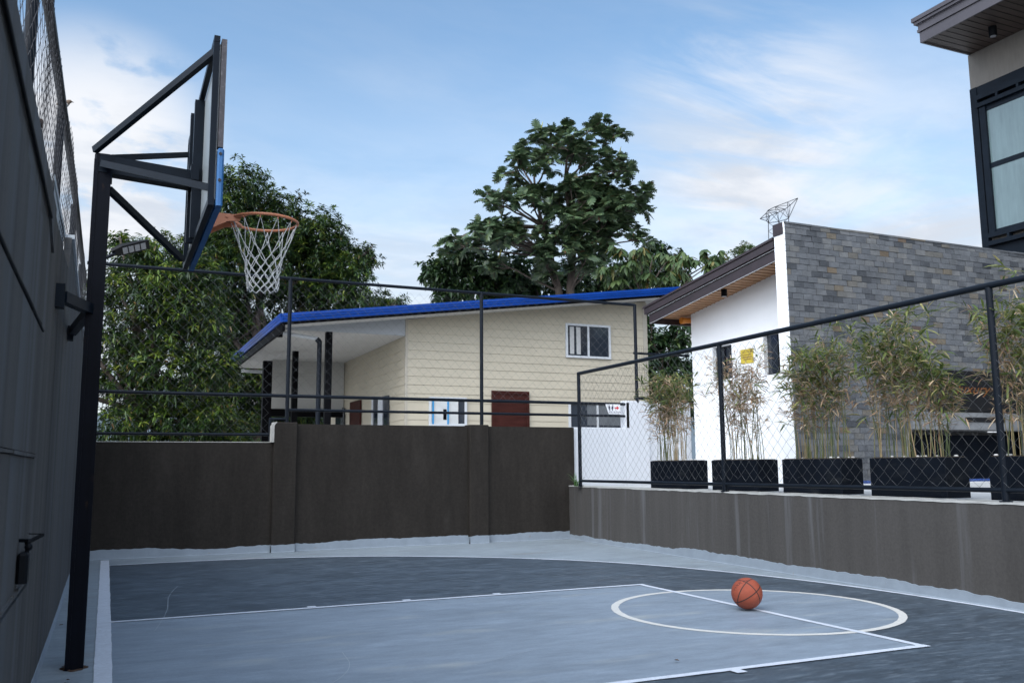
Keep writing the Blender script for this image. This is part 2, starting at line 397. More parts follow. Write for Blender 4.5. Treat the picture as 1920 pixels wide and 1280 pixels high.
# ------------------------------------------------------------------ mesh helpers
class MB:
    """collects shapes in world coordinates; build() links them as one object"""

    def __init__(s):
        s.v, s.f, s.smooth = [], [], []

    def add(s, vs, fs, smooth=False):
        b = len(s.v)
        s.v += [tuple(p) for p in vs]
        s.f += [tuple(b + i for i in q) for q in fs]
        s.smooth += [smooth] * len(fs)
        return s

    def box(s, x0, x1, y0, y1, z0, z1, bev=0.0):
        if bev <= 0:
            vs = [(x, y, z) for z in (z0, z1) for y in (y0, y1) for x in (x0, x1)]
            return s.add(vs, [(0, 2, 3, 1), (4, 5, 7, 6), (0, 1, 5, 4), (2, 6, 7, 3), (0, 4, 6, 2), (1, 3, 7, 5)])
        b = min(bev, (x1 - x0) / 2.2, (y1 - y0) / 2.2, (z1 - z0) / 2.2)
        ring = [(x0 + b, y0), (x1 - b, y0), (x1, y0 + b), (x1, y1 - b), (x1 - b, y1), (x0 + b, y1), (x0, y1 - b), (x0, y0 + b)]
        ins = [(x0 + b, y0 + b), (x1 - b, y0 + b), (x1 - b, y0 + b), (x1 - b, y1 - b), (x1 - b, y1 - b), (x0 + b, y1 - b), (x0 + b, y1 - b), (x0 + b, y0 + b)]
        vs = [(x, y, z0) for x, y in ring] + [(x, y, z1 - b) for x, y in ring] + [((x + i) / 2, (y + j) / 2, z1 - b * 0.3) for (x, y), (i, j) in zip(ring, ins)] + [(x, y, z1) for x, y in ins]
        fs = [tuple(reversed(range(8)))]
        for k in range(3):
            for i in range(8):
                j = (i + 1) % 8
                fs.append((k * 8 + i, k * 8 + j, (k + 1) * 8 + j, (k + 1) * 8 + i))
        fs.append((24, 25, 27, 29))
        fs[-1] = (24, 25, 27, 29)
        return s.add(vs, fs)

    def beam(s, p, q, w, h, up=(0, 0, 1)):
        """rectangular bar from p to q, w wide, h high"""
        p, q = Vector(p), Vector(q)
        d = (q - p).normalized()
        a = d.cross(Vector(up))
        if a.length < 1e-4:
            a = d.cross(Vector((1, 0, 0)))
        a.normalize()
        b = a.cross(d).normalized()
        vs = []
        for c in (p, q):
            for i, j in ((-1, -1), (1, -1), (1, 1), (-1, 1)):
                vs.append(c + a * (i * w / 2) + b * (j * h / 2))
        return s.add(vs, [(0, 3, 2, 1), (4, 5, 6, 7), (0, 1, 5, 4), (1, 2, 6, 5), (2, 3, 7, 6), (3, 0, 4, 7)])

    def tube(s, pts, r, n=8, caps=True, smooth=True):
        pts = [Vector(p) for p in pts]
        rs = r if isinstance(r, (list, tuple)) else [r] * len(pts)
        vs, fs = [], []
        ref = None
        for i, p in enumerate(pts):
            d = (pts[min(i + 1, len(pts) - 1)] - pts[max(i - 1, 0)])
            if d.length < 1e-9:
                d = Vector((0, 0, 1))
            d.normalize()
            if ref is None:
                ref = d.cross(Vector((0, 0, 1)))
                if ref.length < 0.1:
                    ref = d.cross(Vector((1, 0, 0)))
            a = (ref - d * ref.dot(d))
            if a.length < 1e-5:
                a = d.orthogonal()
            a.normalize()
            ref = a
            b = d.cross(a)
            for k in range(n):
                t = 2 * math.pi * k / n
                vs.append(p + (a * math.cos(t) + b * math.sin(t)) * rs[i])
        for i in range(len(pts) - 1):
            for k in range(n):
                k2 = (k + 1) % n
                fs.append((i * n + k, i * n + k2, (i + 1) * n + k2, (i + 1) * n + k))
        s.add(vs, fs, smooth)
        if caps and n > 3:
            s.add(vs[:n], [tuple(reversed(range(n)))])
            s.add(vs[-n:], [tuple(range(n))])
        return s

    def prism(s, poly, axis, a, b):
        """polygon (list of 2D points) swept along axis x, y or z from a to b"""
        def P(u, v, t):
            return {'x': (t, u, v), 'y': (u, t, v), 'z': (u, v, t)}[axis]
        n = len(poly)
        vs = [P(u, v, a) for u, v in poly] + [P(u, v, b) for u, v in poly]
        fs = [tuple(reversed(range(n))), tuple(range(n, 2 * n))]
        fs += [(i, (i + 1) % n, n + (i + 1) % n, n + i) for i in range(n)]
        return s.add(vs, fs)

    def ball(s, c, r, nu=16, nv=10, smooth=True):
        c = Vector(c)
        r = (r, r, r) if isinstance(r, (int, float)) else r
        vs = [c + Vector((0, 0, -r[2]))]
        for j in range(1, nv):
            t = math.pi * j / nv - math.pi / 2
            for i in range(nu):
                a = 2 * math.pi * i / nu
                vs.append(c + Vector((r[0] * math.cos(t) * math.cos(a), r[1] * math.cos(t) * math.sin(a), r[2] * math.sin(t))))
        vs.append(c + Vector((0, 0, r[2])))
        fs = [(0, 1 + (i + 1) % nu, 1 + i) for i in range(nu)]
        for j in range(nv - 2):
            for i in range(nu):
                i2 = (i + 1) % nu
                fs.append((1 + j * nu + i, 1 + j * nu + i2, 1 + (j + 1) * nu + i2, 1 + (j + 1) * nu + i))
        e = 1 + (nv - 2) * nu
        fs += [(e + i, e + (i + 1) % nu, len(vs) - 1) for i in range(nu)]
        return s.add(vs, fs, smooth)

    def build(s, name, m, parent=None, origin=None, fix=True):
        me = bpy.data.meshes.new(name)
        o = bpy.data.objects.new(name, me)
        COL.objects.link(o)
        if parent is not None:
            base = Vector((0, 0, 0))
            q = parent
            while q is not None:
                base += Vector(q.location)
                q = q.parent
            o.parent = parent
            off = base
        else:
            if origin is None:
                a = np.array(s.v)
                lo, hi = a.min(0), a.max(0)
                origin = ((lo[0] + hi[0]) / 2, (lo[1] + hi[1]) / 2, lo[2])
            o.location = origin
            off = Vector(origin)
        me.from_pydata([(p[0] - off[0], p[1] - off[1], p[2] - off[2]) for p in s.v], [], s.f)
        me.polygons.foreach_set('use_smooth', s.smooth)
        if fix:
            import bmesh
            bm = bmesh.new()
            bm.from_mesh(me)
            bmesh.ops.recalc_face_normals(bm, faces=bm.faces)
            bm.to_mesh(me)
            bm.free()
        me.materials.append(m)
        me.update()
        return o


def tag(o, label=None, cat=None, group=None, kind=None):
    for k, v in (('label', label), ('category', cat), ('group', group), ('kind', kind)):
        if v:
            o[k] = v
    return o


def thing(name, label, cat, loc=(0, 0, 0), group=None):
    o = bpy.data.objects.new(name, None)
    COL.objects.link(o)
    o.location = loc
    return tag(o, label, cat, group)


def bigmesh(name, verts, faces4, m, parent=None, loc=(0, 0, 0)):
    """numpy mesh: verts (n,3) world, faces (k,4) or (k,3)"""
    me = bpy.data.meshes.new(name)
    o = bpy.data.objects.new(name, me)
    COL.objects.link(o)
    off = Vector((0, 0, 0))
    if parent is not None:
        o.parent = parent
        q = parent
        while q is not None:
            off += Vector(q.location)
            q = q.parent
    else:
        o.location = loc
        off = Vector(loc)
    v = np.asarray(verts, dtype=np.float32) - np.array(off, dtype=np.float32)
    f = np.asarray(faces4, dtype=np.int32)
    k = f.shape[1]
    me.vertices.add(len(v))
    me.vertices.foreach_set('co', v.ravel())
    me.loops.add(f.size)
    me.loops.foreach_set('vertex_index', f.ravel())
    me.polygons.add(len(f))
    me.polygons.foreach_set('loop_start', np.arange(0, f.size, k, dtype=np.int32))
    me.polygons.foreach_set('loop_total', np.full(len(f), k, dtype=np.int32))
    me.update(calc_edges=True)
    me.validate()
    me.materials.append(m)
    return o


def text_polys(string, size, font_shear=0.0):
    """flat text as (verts, faces) centred on the origin, in x/y"""
    cd = bpy.data.curves.new('lettering', 'FONT')
    cd.body = string
    cd.size = size
    cd.shear = font_shear
    cd.resolution_u = 3
    cd.align_x = 'CENTER'
    cd.align_y = 'CENTER'
    ob = bpy.data.objects.new('lettering', cd)
    COL.objects.link(ob)
    me = ob.to_mesh()
    vs = [tuple(v.co) for v in me.vertices]
    fs = [tuple(p.vertices) for p in me.polygons]
    ob.to_mesh_clear()
    bpy.data.objects.remove(ob)
    bpy.data.curves.remove(cd)
    return vs, fs


rnd = random.Random(7)

# ------------------------------------------------------------------ ground, court and painted markings
tag(MB().add([(-400, -400, -0.06), (400, -400, -0.06), (400, 400, -0.06), (-400, 400, -0.06)], [(0, 1, 2, 3)]).build('ground', M['ground'], origin=(0, 0, -0.06)), kind='structure')
tag(MB().box(-0.42, 6.9, -14, 6.80, -0.05, 0.0).build('court_floor', M['court_light'], origin=(3, 0, 0)), kind='structure')

# three-point line: mirrored control points, smoothed
ctrl = [(-0.002, 5.98), (0.6, 6.01), (1.18, 6.02), (1.95, 5.93), (2.71, 5.72), (3.3, 5.45), (3.8, 5.13), (4.31, 4.75), (4.77, 4.31), (5.2, 3.80), (5.56, 3.23), (5.87, 2.50), (6.12, 1.67), (6.27, 0.95), (6.34, 0.25)]
arc = ctrl + [(6.355, -0.4)] + [(x, -0.8 - y) for x, y in reversed(ctrl)]


def smooth_line(p, it=3):
    for _ in range(it):
        q = [p[0]]
        for a, b in zip(p[:-1], p[1:]):
            q += [(a[0] * .75 + b[0] * .25, a[1] * .75 + b[1] * .25), (a[0] * .25 + b[0] * .75, a[1] * .25 + b[1] * .75)]
        p = q + [p[-1]]
    return p


arc = smooth_line(arc)


def ribbon(p, w, z, closed=False, wob=0.0):
    vs, fs = [], []
    n = len(p)
    for i in range(n):
        a = Vector(p[(i - 1) % n] if closed or i else p[0])
        b = Vector(p[(i + 1) % n] if closed or i < n - 1 else p[-1])
        d = (b - a).normalized()
        nn = Vector((-d.y, d.x))
        w1 = w / 2 + rnd.uniform(-wob, wob)
        w2 = w / 2 + rnd.uniform(-wob, wob)
        vs += [(p[i][0] + nn.x * w1, p[i][1] + nn.y * w1, z), (p[i][0] - nn.x * w2, p[i][1] - nn.y * w2, z)]
    for i in range(n if closed else n - 1):
        j = (i + 1) % n
        fs.append((2 * i, 2 * i + 1, 2 * j + 1, 2 * j))
    return vs, fs


def seg(a, b, step=0.12):
    n = max(2, int(math.dist(a, b) / step))
    return [(a[0] + (b[0] - a[0]) * i / n, a[1] + (b[1] - a[1]) * i / n) for i in range(n + 1)]


def sheet(name, poly, z, m):
    return tag(MB().add([(x, y, z) for x, y in poly], [tuple(range(len(poly)))]).build(name, m, origin=(poly[0][0], poly[0][1], z)), kind='structure')


sheet('three_point_area', [(x, y) for x, y in arc], 0.0015, M['court_dark'])
KW, KL, CR = 1.663, 4.657, 1.118
sheet('key_area', [(0, -KW + 0.02), (KL - 0.02, -KW + 0.02), (KL - 0.02, KW - 0.02), (0, KW - 0.02)], 0.003, M['court_key'])
half = [(KL - 0.03 + (CR - 0.02) * math.cos(t), (CR - 0.02) * math.sin(t)) for t in np.linspace(-math.pi / 2, math.pi / 2, 49)]
sheet('free_throw_area', half, 0.0037, M['court_key'])


def mark(name, parts, z, m):
    b = MB()
    for p, w, c in parts:
        v, f = ribbon(p, w, z, c, 0.0022)
        b.add(v, f)
    return tag(b.build(name, m, origin=(3, 0, z)), kind='structure')


mark('three_point_line', [(arc, 0.05, False)], 0.0042, M['line_white'])
mark('baseline', [(seg((-0.048, 6.62), (-0.048, -9)), 0.096, False)], 0.0052, M['line_white'])
circ = [(KL - 0.025 + (CR - 0.03) * math.cos(t), (CR - 0.03) * math.sin(t)) for t in np.linspace(0, 2 * math.pi, 121)[:-1]]
mark('free_throw_circle', [(circ, 0.06, True)], 0.0052, M['line_cream'])
mark('free_throw_line', [(seg((KL - 0.03, -KW), (KL - 0.03, KW)), 0.055, False)], 0.0066, M['line_white'])
tk = [(seg((0.0, s * (KW - 0.028)), (KL, s * (KW - 0.028))), 0.056, False) for s in (1, -1)]
mark('key_line', tk, 0.0080, M['line_white'])
tks = []
for x in (1.50, 2.31, 3.15):
    for s in (1, -1):
        tks.append(([(x - 0.035, s * (KW + 0.025)), (x + 0.035, s * (KW + 0.025))], 0.085 if s < 0 else 0.05, False))
mark('key_tick', tks, 0.0094, M['line_white'])

b = MB()      # thin pale scratches in the paint
for pts_, w_ in (([(0.28, 1.1), (0.42, 2.0), (0.47, 2.9), (0.60, 3.6)], 0.004), ([(1.9, -0.9), (2.5, -0.6), (3.0, -0.65)], 0.004), ([(4.9, 2.3), (5.25, 2.0), (5.4, 1.5)], 0.005), ([(5.2, -1.9), (5.6, -2.3)], 0.008), ([(3.3, 3.6), (3.9, 3.4), (4.1, 3.05)], 0.004), ([(0.9, -1.2), (1.25, -0.7), (1.3, -0.2)], 0.004)):
    v, f = ribbon(smooth_line(pts_), w_, 0.0062, False, 0.0012)
    b.add(v, f)
tag(b.build('court_scratch', material('scratch', (0.30, 0.34, 0.38), 0.6), origin=(3, 0, 0.0062)), kind='structure')

# ------------------------------------------------------------------ far wall
WY = 6.75
t = thing('far_wall', 'dark brown rendered boundary wall at the far end of the court', 'wall', (3.2, WY, 0))
b = MB()
b.box(-0.55, 1.95, WY, WY + 0.16, -0.05, 1.478)
b.box(1.95, 6.665, WY, WY + 0.16, -0.05, 1.732)
b.build('wall_panel', M['wall_far'], t)
MB().box(1.985, 2.30, WY - 0.075, WY + 0.165, -0.05, 1.752, 0.012).build('pilaster', M['wall_far'], t)
MB().box(4.86, 5.17, WY - 0.075, WY + 0.165, -0.05, 1.752, 0.012).build('pilaster', M['wall_far'], t)
b = MB()   # unpainted mortar showing along the step and the top of the low part
pts = []
b.prism([(1.945, 1.478), (1.985, 1.478), (1.985, 1.70), (1.998, 1.725), (2.02, 1.745), (2.02, 1.757), (1.985, 1.752), (1.962, 1.735), (1.948, 1.70)], 'y', WY - 0.078, WY + 0.12)
b.box(-0.45, 1.95, WY - 0.004, WY + 0.10, 1.474, 1.484)
b.build('mortar_edge', M['raw_edge'], t)


def jag_band(b, p0, p1, off, h, z0=0.0, seed=1, step=0.035, th=0.004, amp=0.016):
    """thin strip of floor paint turned up the foot of a wall with an irregular upper edge"""
    r = random.Random(seed)
    p0, p1 = Vector(p0), Vector(p1)
    d = (p1 - p0)
    n = max(2, int(d.length / step))
    o = Vector(off)
    hs = [h]
    for i in range(n):
        hs.append(min(h + amp * 1.6, max(h - amp * 1.6, hs[-1] + r.uniform(-amp, amp) * 0.45)))
    vs = []
    for i in range(n + 1):
        q = p0 + d * (i / n)
        f = q + o * (th + 0.014)
        m_ = q + o * (th + 0.006)
        vs += [(f.x, f.y, z0 + 0.002), (m_.x, m_.y, z0 + 0.014), (q.x + o.x * th, q.y + o.y * th, z0 + hs[i]), (q.x, q.y, z0 + hs[i] + 0.002)]
    fs = []
    for i in range(n):
        for k in range(3):
            fs.append((i * 4 + k, i * 4 + k + 1, i * 4 + 5 + k, i * 4 + 4 + k))
    b.add(vs, fs)


b = MB()
for k, (xa, xb, yy) in enumerate([(-0.39, 1.985, WY), (1.985, 2.30, WY - 0.075), (2.30, 4.86, WY), (4.86, 5.17, WY - 0.075), (5.17, 6.60, WY)]):
    jag_band(b, (xa, yy, 0), (xb, yy, 0), (0, -1, 0), 0.100, seed=20 + k)
for x, sgn in ((1.985, -1), (4.86, -1), (2.30, 1), (5.17, 1)):
    jag_band(b, (x, WY - 0.075, 0), (x, WY, 0), (sgn, 0, 0), 0.098, seed=int(x * 10))
b.build('paint_band', M['band'], t)

# ------------------------------------------------------------------ right retaining wall (slightly skewed)


def rwx(y):
    return 6.56 + (y - 6.75) * 0.022


t = thing('retaining_wall', 'low grey brown retaining wall along the right side of the court', 'wall', (6.5, 0, 0))
ya, yb = -9.0, 6.745
b = MB()
vs = [(rwx(ya), ya, -0.05), (rwx(yb), yb, -0.05), (rwx(yb) + 0.3, yb, -0.05), (rwx(ya) + 0.3, ya, -0.05)]
vs += [(x, y, 0.812) for x, y, z in vs]
b.add(vs, [(3, 2, 1, 0), (4, 5, 6, 7), (0, 1, 5, 4), (1, 2, 6, 5), (2, 3, 7, 6), (3, 0, 4, 7)])
b.build('wall_panel', M['wall_right'], t)
b = MB()
n = 160
vs, fs = [], []
for i in range(n + 1):
    y = ya + (yb - ya) * i / n
    zt = 0.822 + rnd.uniform(-0.003, 0.003)
    vs += [(rwx(y) - 0.006, y, 0.806 + rnd.uniform(-0.004, 0.004)), (rwx(y) - 0.004, y, zt), (rwx(y) + 0.31, y, zt), (rwx(y) + 0.31, y, 0.80)]
for i in range(n):
    for k in range(3):
        fs.append((i * 4 + k, i * 4 + k + 1, i * 4 + 5 + k, i * 4 + 4 + k))
b.add(vs, fs)
b.build('coping', M['pale_concrete'], t)
b = MB()
jag_band(b, (rwx(ya), ya, 0), (rwx(yb), yb, 0), (-1, 0, 0), 0.092, seed=5, amp=0.018)
b.build('paint_band', M['band'], t)
tag(MB().box(6.86, 40, -20, 6.74, 0.3, 0.805).build('terrace', M['paving'], origin=(20, 0, 0.3)), kind='structure')
tag(MB().box(-40, 60, 6.92, 90, 0.0, 0.45).build('back_ground', M['yard'], origin=(0, 40, 0)), kind='structure')
tag(MB().box(-40, -0.60, -30, 6.90, 0.0, 0.30).build('side_ground', M['ground'], origin=(-20, 0, 0)), kind='structure')

# ------------------------------------------------------------------ left wall
LX = -0.39
t = thing('left_wall', 'tall dark grey concrete panel wall close along the left side', 'wall', (LX, 0, 0))
prof = [(-9, -0.05), (6.749, -0.05), (6.749, 2.555), (5.14, 2.56), (2.94, 2.61), (1.86, 2.68), (1.02, 2.755), (0.98, 2.66), (0.75, 2.48), (-0.24, 2.44), (-9, 2.43)]
MB().prism([p for p in prof], 'x', LX - 0.045, LX).build('wall_panel', M['wall_left'], t)
b = MB()   # slightly proud render coats that leave the joints between them
b.prism([(-9, 2.312), (-1.33, 2.312), (-0.98, 2.20), (-0.98, 2.425), (-9, 2.425)], 'x', LX, LX + 0.012)
b.prism([(-9, 1.765), (-1.95, 1.765), (-1.40, 1.78), (-1.40, 2.17), (-9, 2.285)], 'x', LX, LX + 0.010)
b.prism([(-9, 1.205), (-1.30, 1.205), (-1.30, 1.75), (-1.45, 1.735), (-9, 1.742)], 'x', LX, LX + 0.014)
b.prism([(-9, 0.69), (-1.32, 0.67), (-1.30, 1.185), (-9, 1.19)], 'x', LX, LX + 0.010)
b.prism([(-9, 0.0), (-1.22, 0.0), (-1.32, 0.645), (-9, 0.665)], 'x', LX, LX + 0.016)
b.build('render_coat', M['wall_left'], t)
for zr, ye in ((1.197, -1.32), (0.677, -1.34)):
    b = MB()
    y = -9.0
    while y < ye:
        y2 = min(ye, y + rnd.uniform(0.3, 0.6))
        h = rnd.uniform(0.004, 0.008)
        b.prism([(y, zr - 0.008), (y2, zr - 0.008 + rnd.uniform(-.003, .003)), (y2, zr + h), (y, zr + h)], 'x', LX + 0.010, LX + rnd.uniform(0.017, 0.021))
        y = y2 + 0.004
    b.build('joint_ridge', M['wall_left'], t)
b = MB()      # edge trim where the thick render coats stop
b.prism([(-1.300, 0.0), (-1.285, 0.0), (-1.285, 1.75), (-1.300, 1.75)], 'x', LX, LX + 0.005)
b.build('joint_edge', M['black_trim'], t)
for z, ye in ((1.757, -1.36), (2.300, -1.30)):
    MB().tube([(LX + 0.012, y, z + 0.003 * math.sin(5 * y)) for y in np.linspace(-9, ye, 40)], 0.0065, 6).build('cable', M['black_plastic'], t)
b = MB()
for a, c in zip([(1.02, 2.755), (1.86, 2.68), (2.94, 2.61), (5.14, 2.56)], [(1.86, 2.68), (2.94, 2.61), (5.14, 2.56), (6.74, 2.555)]):
    b.beam((LX - 0.018, a[0], a[1] + 0.006), (LX - 0.018, c[0], c[1] + 0.006), 0.07, 0.03)
b.build('coping', M['white_metal'], t)
b = MB()
jag_band(b, (LX + 0.017, -9, 0), (LX + 0.017, -1.3, 0), (1, 0, 0), 0.03, seed=9, amp=0.006)
jag_band(b, (LX, -1.3, 0), (LX, 6.74, 0), (1, 0, 0), 0.03, seed=10, amp=0.006)
b.build('paint_band', M['band'], t)
# pale metal box seen in the notch of the wall top
t = thing('gutter_box', 'pale rust stained metal gutter box in the notch of the left wall', 'gutter', (-0.47, 0.6, 2.3))
MB().box(-0.56, -0.442, -0.30, 1.00, 2.57, 2.76, 0.01).build('upper_box', M['white_metal'], t)
MB().box(-0.58, -0.436, -0.34, 1.05, 2.76, 2.80, 0.005).build('cap', M['white_metal'], t)
MB().box(-0.55, -0.446, -0.28, 0.98, 2.30, 2.567, 0.01).build('lower_box', M['beige_metal'], t)

# ------------------------------------------------------------------ chain link


def chain_link(origin, du, L, H, s, r, name, m, parent, seed=3, bottom_jit=0.4):
    """woven diamond mesh in the plane of du (horizontal unit vector) and z; real three-sided wires"""
    rg = np.random.default_rng(seed)
    o = np.array(origin, float)
    du = np.array(du, float)
    nn = np.array([du[1], -du[0], 0.0])
    ns, nk = int(L / (s / 2)), int(H / (s / 2))
    V, F = [], []
    base = 0
    ring = [(math.cos(2 * math.pi * k / 3), math.sin(2 * math.pi * k / 3)) for k in range(3)]
    warp = lambda u, z: 0.012 * math.sin(u * 1.7 + 1.3 * z) + 0.006 * math.sin(u * 5.1 - 2.0 * z)
    for i in range(ns):
        k = np.arange(nk + 1)
        u = (i + ((k + i) % 2)) * s / 2 + rg.normal(0, s * 0.02, nk + 1)
        z = k * s / 2 + rg.normal(0, s * 0.015, nk + 1)
        if rg.random() < 0.3:
            z[0] += rg.uniform(0, s * bottom_jit)
        z = np.clip(z, 0, H)
        w = np.where((k % 2) == 0, 1, -1) * r * 0.8
        P = o + np.outer(np.clip(u, 0, L), du) + np.outer(w + np.array([warp(a, c) for a, c in zip(u, z)]), nn)
        P[:, 2] += z + np.array([0.012 * math.sin(a * 1.1) for a in u])
        P[:, 2] = np.clip(P[:, 2], o[2], o[2] + H)
        for a, c in ring:
            pass
        D = np.diff(P, axis=0)
        A = np.concatenate([P[:, None, :] + r * (c * nn + a * du)[None, None, :] for a, c in ring], 1)
        V.append(A.reshape(-1, 3))
        for q in range(nk):
            for e in range(3):
                e2 = (e + 1) % 3
                F.append((base + q * 3 + e, base + q * 3 + e2, base + (q + 1) * 3 + e2, base + (q + 1) * 3 + e))
        base += (nk + 1) * 3
    return bigmesh(name, np.concatenate(V), F, m, parent)


def pipe(b, p, q, r=0.024, n=12):
    b.tube([p, q], r, n)


# left fence on top of the left wall
t = thing('chain_fence', 'close woven chain link fence on top of the tall left wall', 'fence', (-0.46, 0, 2.43))
b = MB()
rail = [(-0.46, -6.5, 3.20), (-0.46, -3.0, 3.28), (-0.46, -1.3, 3.385), (-0.46, 0.29, 3.45), (-0.46, 2.25, 3.53), (-0.46, 5.09, 3.52), (-0.46, 6.7, 3.52)]
b.tube(rail, 0.026, 12)
b.build('top_rail', M['fence'], t)
for y, zt in ((-4.6, 3.23), (-1.72, 3.36), (0.52, 3.50), (3.0, 3.53), (5.6, 3.52)):
    MB().tube([(-0.478, y, 2.30), (-0.478, y, zt)], 0.025, 12).build('post', M['fence'], t)
chain_link((-0.432, -6.0, 2.40), (0, 1, 0), 12.7, 1.08, 0.105, 0.0014, 'wire_mesh', M['wire_dark'], t, seed=5)
MB().box(-0.43, -0.415, -1.66, -1.60, 2.62, 2.64).build('wire_tie', M['rust'], t)

# far fence
FY = 6.82
t = thing('chain_fence', 'tall chain link fence in black pipe frame on the dark far wall', 'fence', (3.8, FY, 1.48))
b = MB()
pipe(b, (-0.45, FY, 3.80), (7.9, FY, 3.80))
b.build('top_rail', M['fence'], t)
b = MB()
pipe(b, (-0.45, FY, 2.125), (7.72, FY, 2.125))
b.build('middle_rail', M['fence'], t)
b = MB()
pipe(b, (2.17, FY, 1.93), (7.70, FY, 1.93), 0.02)
pipe(b, (-0.45, FY, 1.585), (1.965, FY, 1.585), 0.02)
pipe(b, (1.94, FY, 1.80), (2.17, FY, 1.80), 0.02)
pipe(b, (1.95, FY, 1.48), (1.95, FY, 1.81), 0.02)
b.build('lower_rail', M['fence'], t)
for x, z0, z1, r in ((2.175, 1.74, 3.80, 0.028), (5.11, 1.74, 3.80, 0.028), (7.90, 2.15, 3.81, 0.028), (-0.30, 1.48, 3.80, 0.028)):
    MB().tube([(x, FY, z0), (x, FY, z1)], r, 12).build('post', M['fence'], t)
MB().beam((7.70, FY, 1.74), (7.70, FY, 2.15), 0.05, 0.05).build('post', M['fence'], t)
chain_link((-0.40, FY - 0.012, 2.13), (1, 0, 0), 8.28, 1.66, 0.145, 0.0016, 'wire_mesh', M['wire'], t, seed=8)
chain_link((-0.40, FY - 0.012, 1.59), (1, 0, 0), 2.34, 0.53, 0.145, 0.0016, 'wire_mesh', M['wire'], t, seed=9)

# short fence beyond the far corner with square mesh
t = thing('mesh_fence', 'short square mesh fence between the cream house and the white building', 'fence', (8.4, FY + 0.12, 2.1))
for z in (3.00, 2.24):
    MB().tube([(7.93, FY + 0.12, z), (9.05, FY + 0.12, z)], 0.02, 12).build('rail', M['fence'], t)
b = MB()
for i in range(6):
    x = 7.96 + i * 0.045
    b.tube([(x, FY + 0.13, 2.24), (x, FY + 0.13, 3.12)], 0.0016, 3, False)
for i in range(19):
    z = 2.27 + i * 0.045
    b.tube([(7.93, FY + 0.13, z), (8.22, FY + 0.13, z)], 0.0016, 3, False)
b.build('square_mesh', M['wire_dark'], t)


def rfx(y):
    return 6.50 + (y - 3) * 0.010


t = thing('chain_fence', 'large diamond chain link fence in black pipe frame on the retaining wall', 'fence', (6.5, 0, 0.82))
b = MB()
b.tube([(rfx(6.32), 6.32, 2.545), (rfx(2.7), 2.7, 2.555), (rfx(-0.9), -0.9, 2.575), (rfx(-5), -5, 2.58)], 0.027, 14)
b.build('top_rail', M['fence'], t)
b = MB()
b.tube([(rfx(6.32), 6.32, 0.900), (rfx(2.7), 2.7, 0.905), (rfx(-0.9), -0.9, 0.915), (rfx(-5), -5, 0.92)], 0.020, 12)
b.build('bottom_rail', M['fence'], t)
for y in (6.32, 2.74, -0.89, -4.5):
    b = MB().tube([(rfx(y), y, 0.815), (rfx(y), y, 2.56)], 0.028, 14)
    b.tube([(rfx(y), y, 0.822), (rfx(y), y, 0.832)], 0.05, 12)
    b.build('post', M['fence'], t)
chain_link((rfx(-4.5) - 0.02, -4.5, 0.935), tuple(Vector((0.010, 1, 0)).normalized()), 10.8, 1.61, 0.142, 0.0019, 'wire_mesh', M['wire'], t, seed=11)

# ------------------------------------------------------------------ basketball hoop
HY = 0.04
HX = -0.20
t = thing('basketball_hoop', 'black steel basketball hoop with blue padded board and orange rim', 'basketball hoop', (HX, HY, 0))
b = MB()
w, g = 0.048, 0.010
b.box(HX - w, HX + w, HY - 0.045, HY + 0.045, 0, 3.065, 0.01)
for dy in (-0.047, 0.047):       # flanges of the two channels welded into the post
    b.box(HX - w - 0.001, HX - w + 0.022, HY + dy - 0.006, HY + dy + 0.006, 0.02, 3.02)
    b.box(HX + w - 0.022, HX + w + 0.001, HY + dy - 0.006, HY + dy + 0.006, 0.02, 3.02)
post = b.build('pole', M['steel_dark'], t)
b = MB()
ring = []
for i in range(41):
    a = 2 * math.pi * i / 40
    rr_ = 0.060 * (1 + 0.16 * math.sin(3 * a) + 0.1 * math.sin(7 * a + 1))
    ring.append((HX + rr_ * math.cos(a), HY + rr_ * math.sin(a) * 0.95, 0.003))
b.tube(ring, [0.004 + 0.004 * abs(math.sin(i * 1.7)) for i in range(41)], 6, False)
b.build('rust_collar', M['rust'], post)
BX = 0.361          # back plane of board frame
top, bot, hw = 3.500, 2.600, 0.870
b = MB()
b.beam((HX - 0.02, HY, 3.00), (BX - 0.02, HY, 2.965), 0.10, 0.11)
b.build('main_arm', M['steel'], t)
braces = [((HX - 0.05, HY - 0.03, 3.080), (BX + 0.0, -hw + 0.05 + 0.0, top - 0.03)),
          ((HX - 0.03, HY + 0.03, 3.05), (BX - 0.02, hw - 0.05, 3.40)),
          ((HX - 0.0, HY - 0.065, 2.99), (BX - 0.0, -hw + 0.04, bot + 0.07)),
          ((HX + 0.04, HY + 0.03, 2.86), (BX - 0.03, hw - 0.06, bot + 0.02))]
for p, q in braces:
    MB().beam(p, q, 0.034, 0.040).build('brace', M['steel'], t)
b = MB()
b.box(BX - .017, BX + .015, -hw - .016, -hw + .016, bot, top)
b.box(BX - .017, BX + .015, hw - .016, hw + .016, bot, top)
b.box(BX - .016, BX + .016, -hw - .018, hw + .018, top + .001, top + .036)
b.box(BX - .016, BX + .016, -hw - .018, hw + .018, bot - .041, bot - .001)
b.beam((BX - 0.012, HY - 0.04, bot - 0.02), (BX - 0.012, HY - 0.04, top - 0.01), 0.055, 0.06)
b.beam((BX - 0.03, HY + 0.10, bot - 0.02), (BX - 0.03, HY + 0.10, top - 0.05), 0.05, 0.05)
b.beam((BX - 0.03, HY - 0.12, 2.99), (BX - 0.03, HY + 0.2, 2.99), 0.05, 0.10)
b.build('board_frame', M['steel'], t)
bd = MB().box(BX + 0.0175, BX + 0.0240, -hw + 0.012, hw - 0.012, bot, top).build('backboard', M['board_back'], t)
b = MB()      # dark edge strip round the board's face side
x0, x1 = BX + 0.025, BX + 0.053
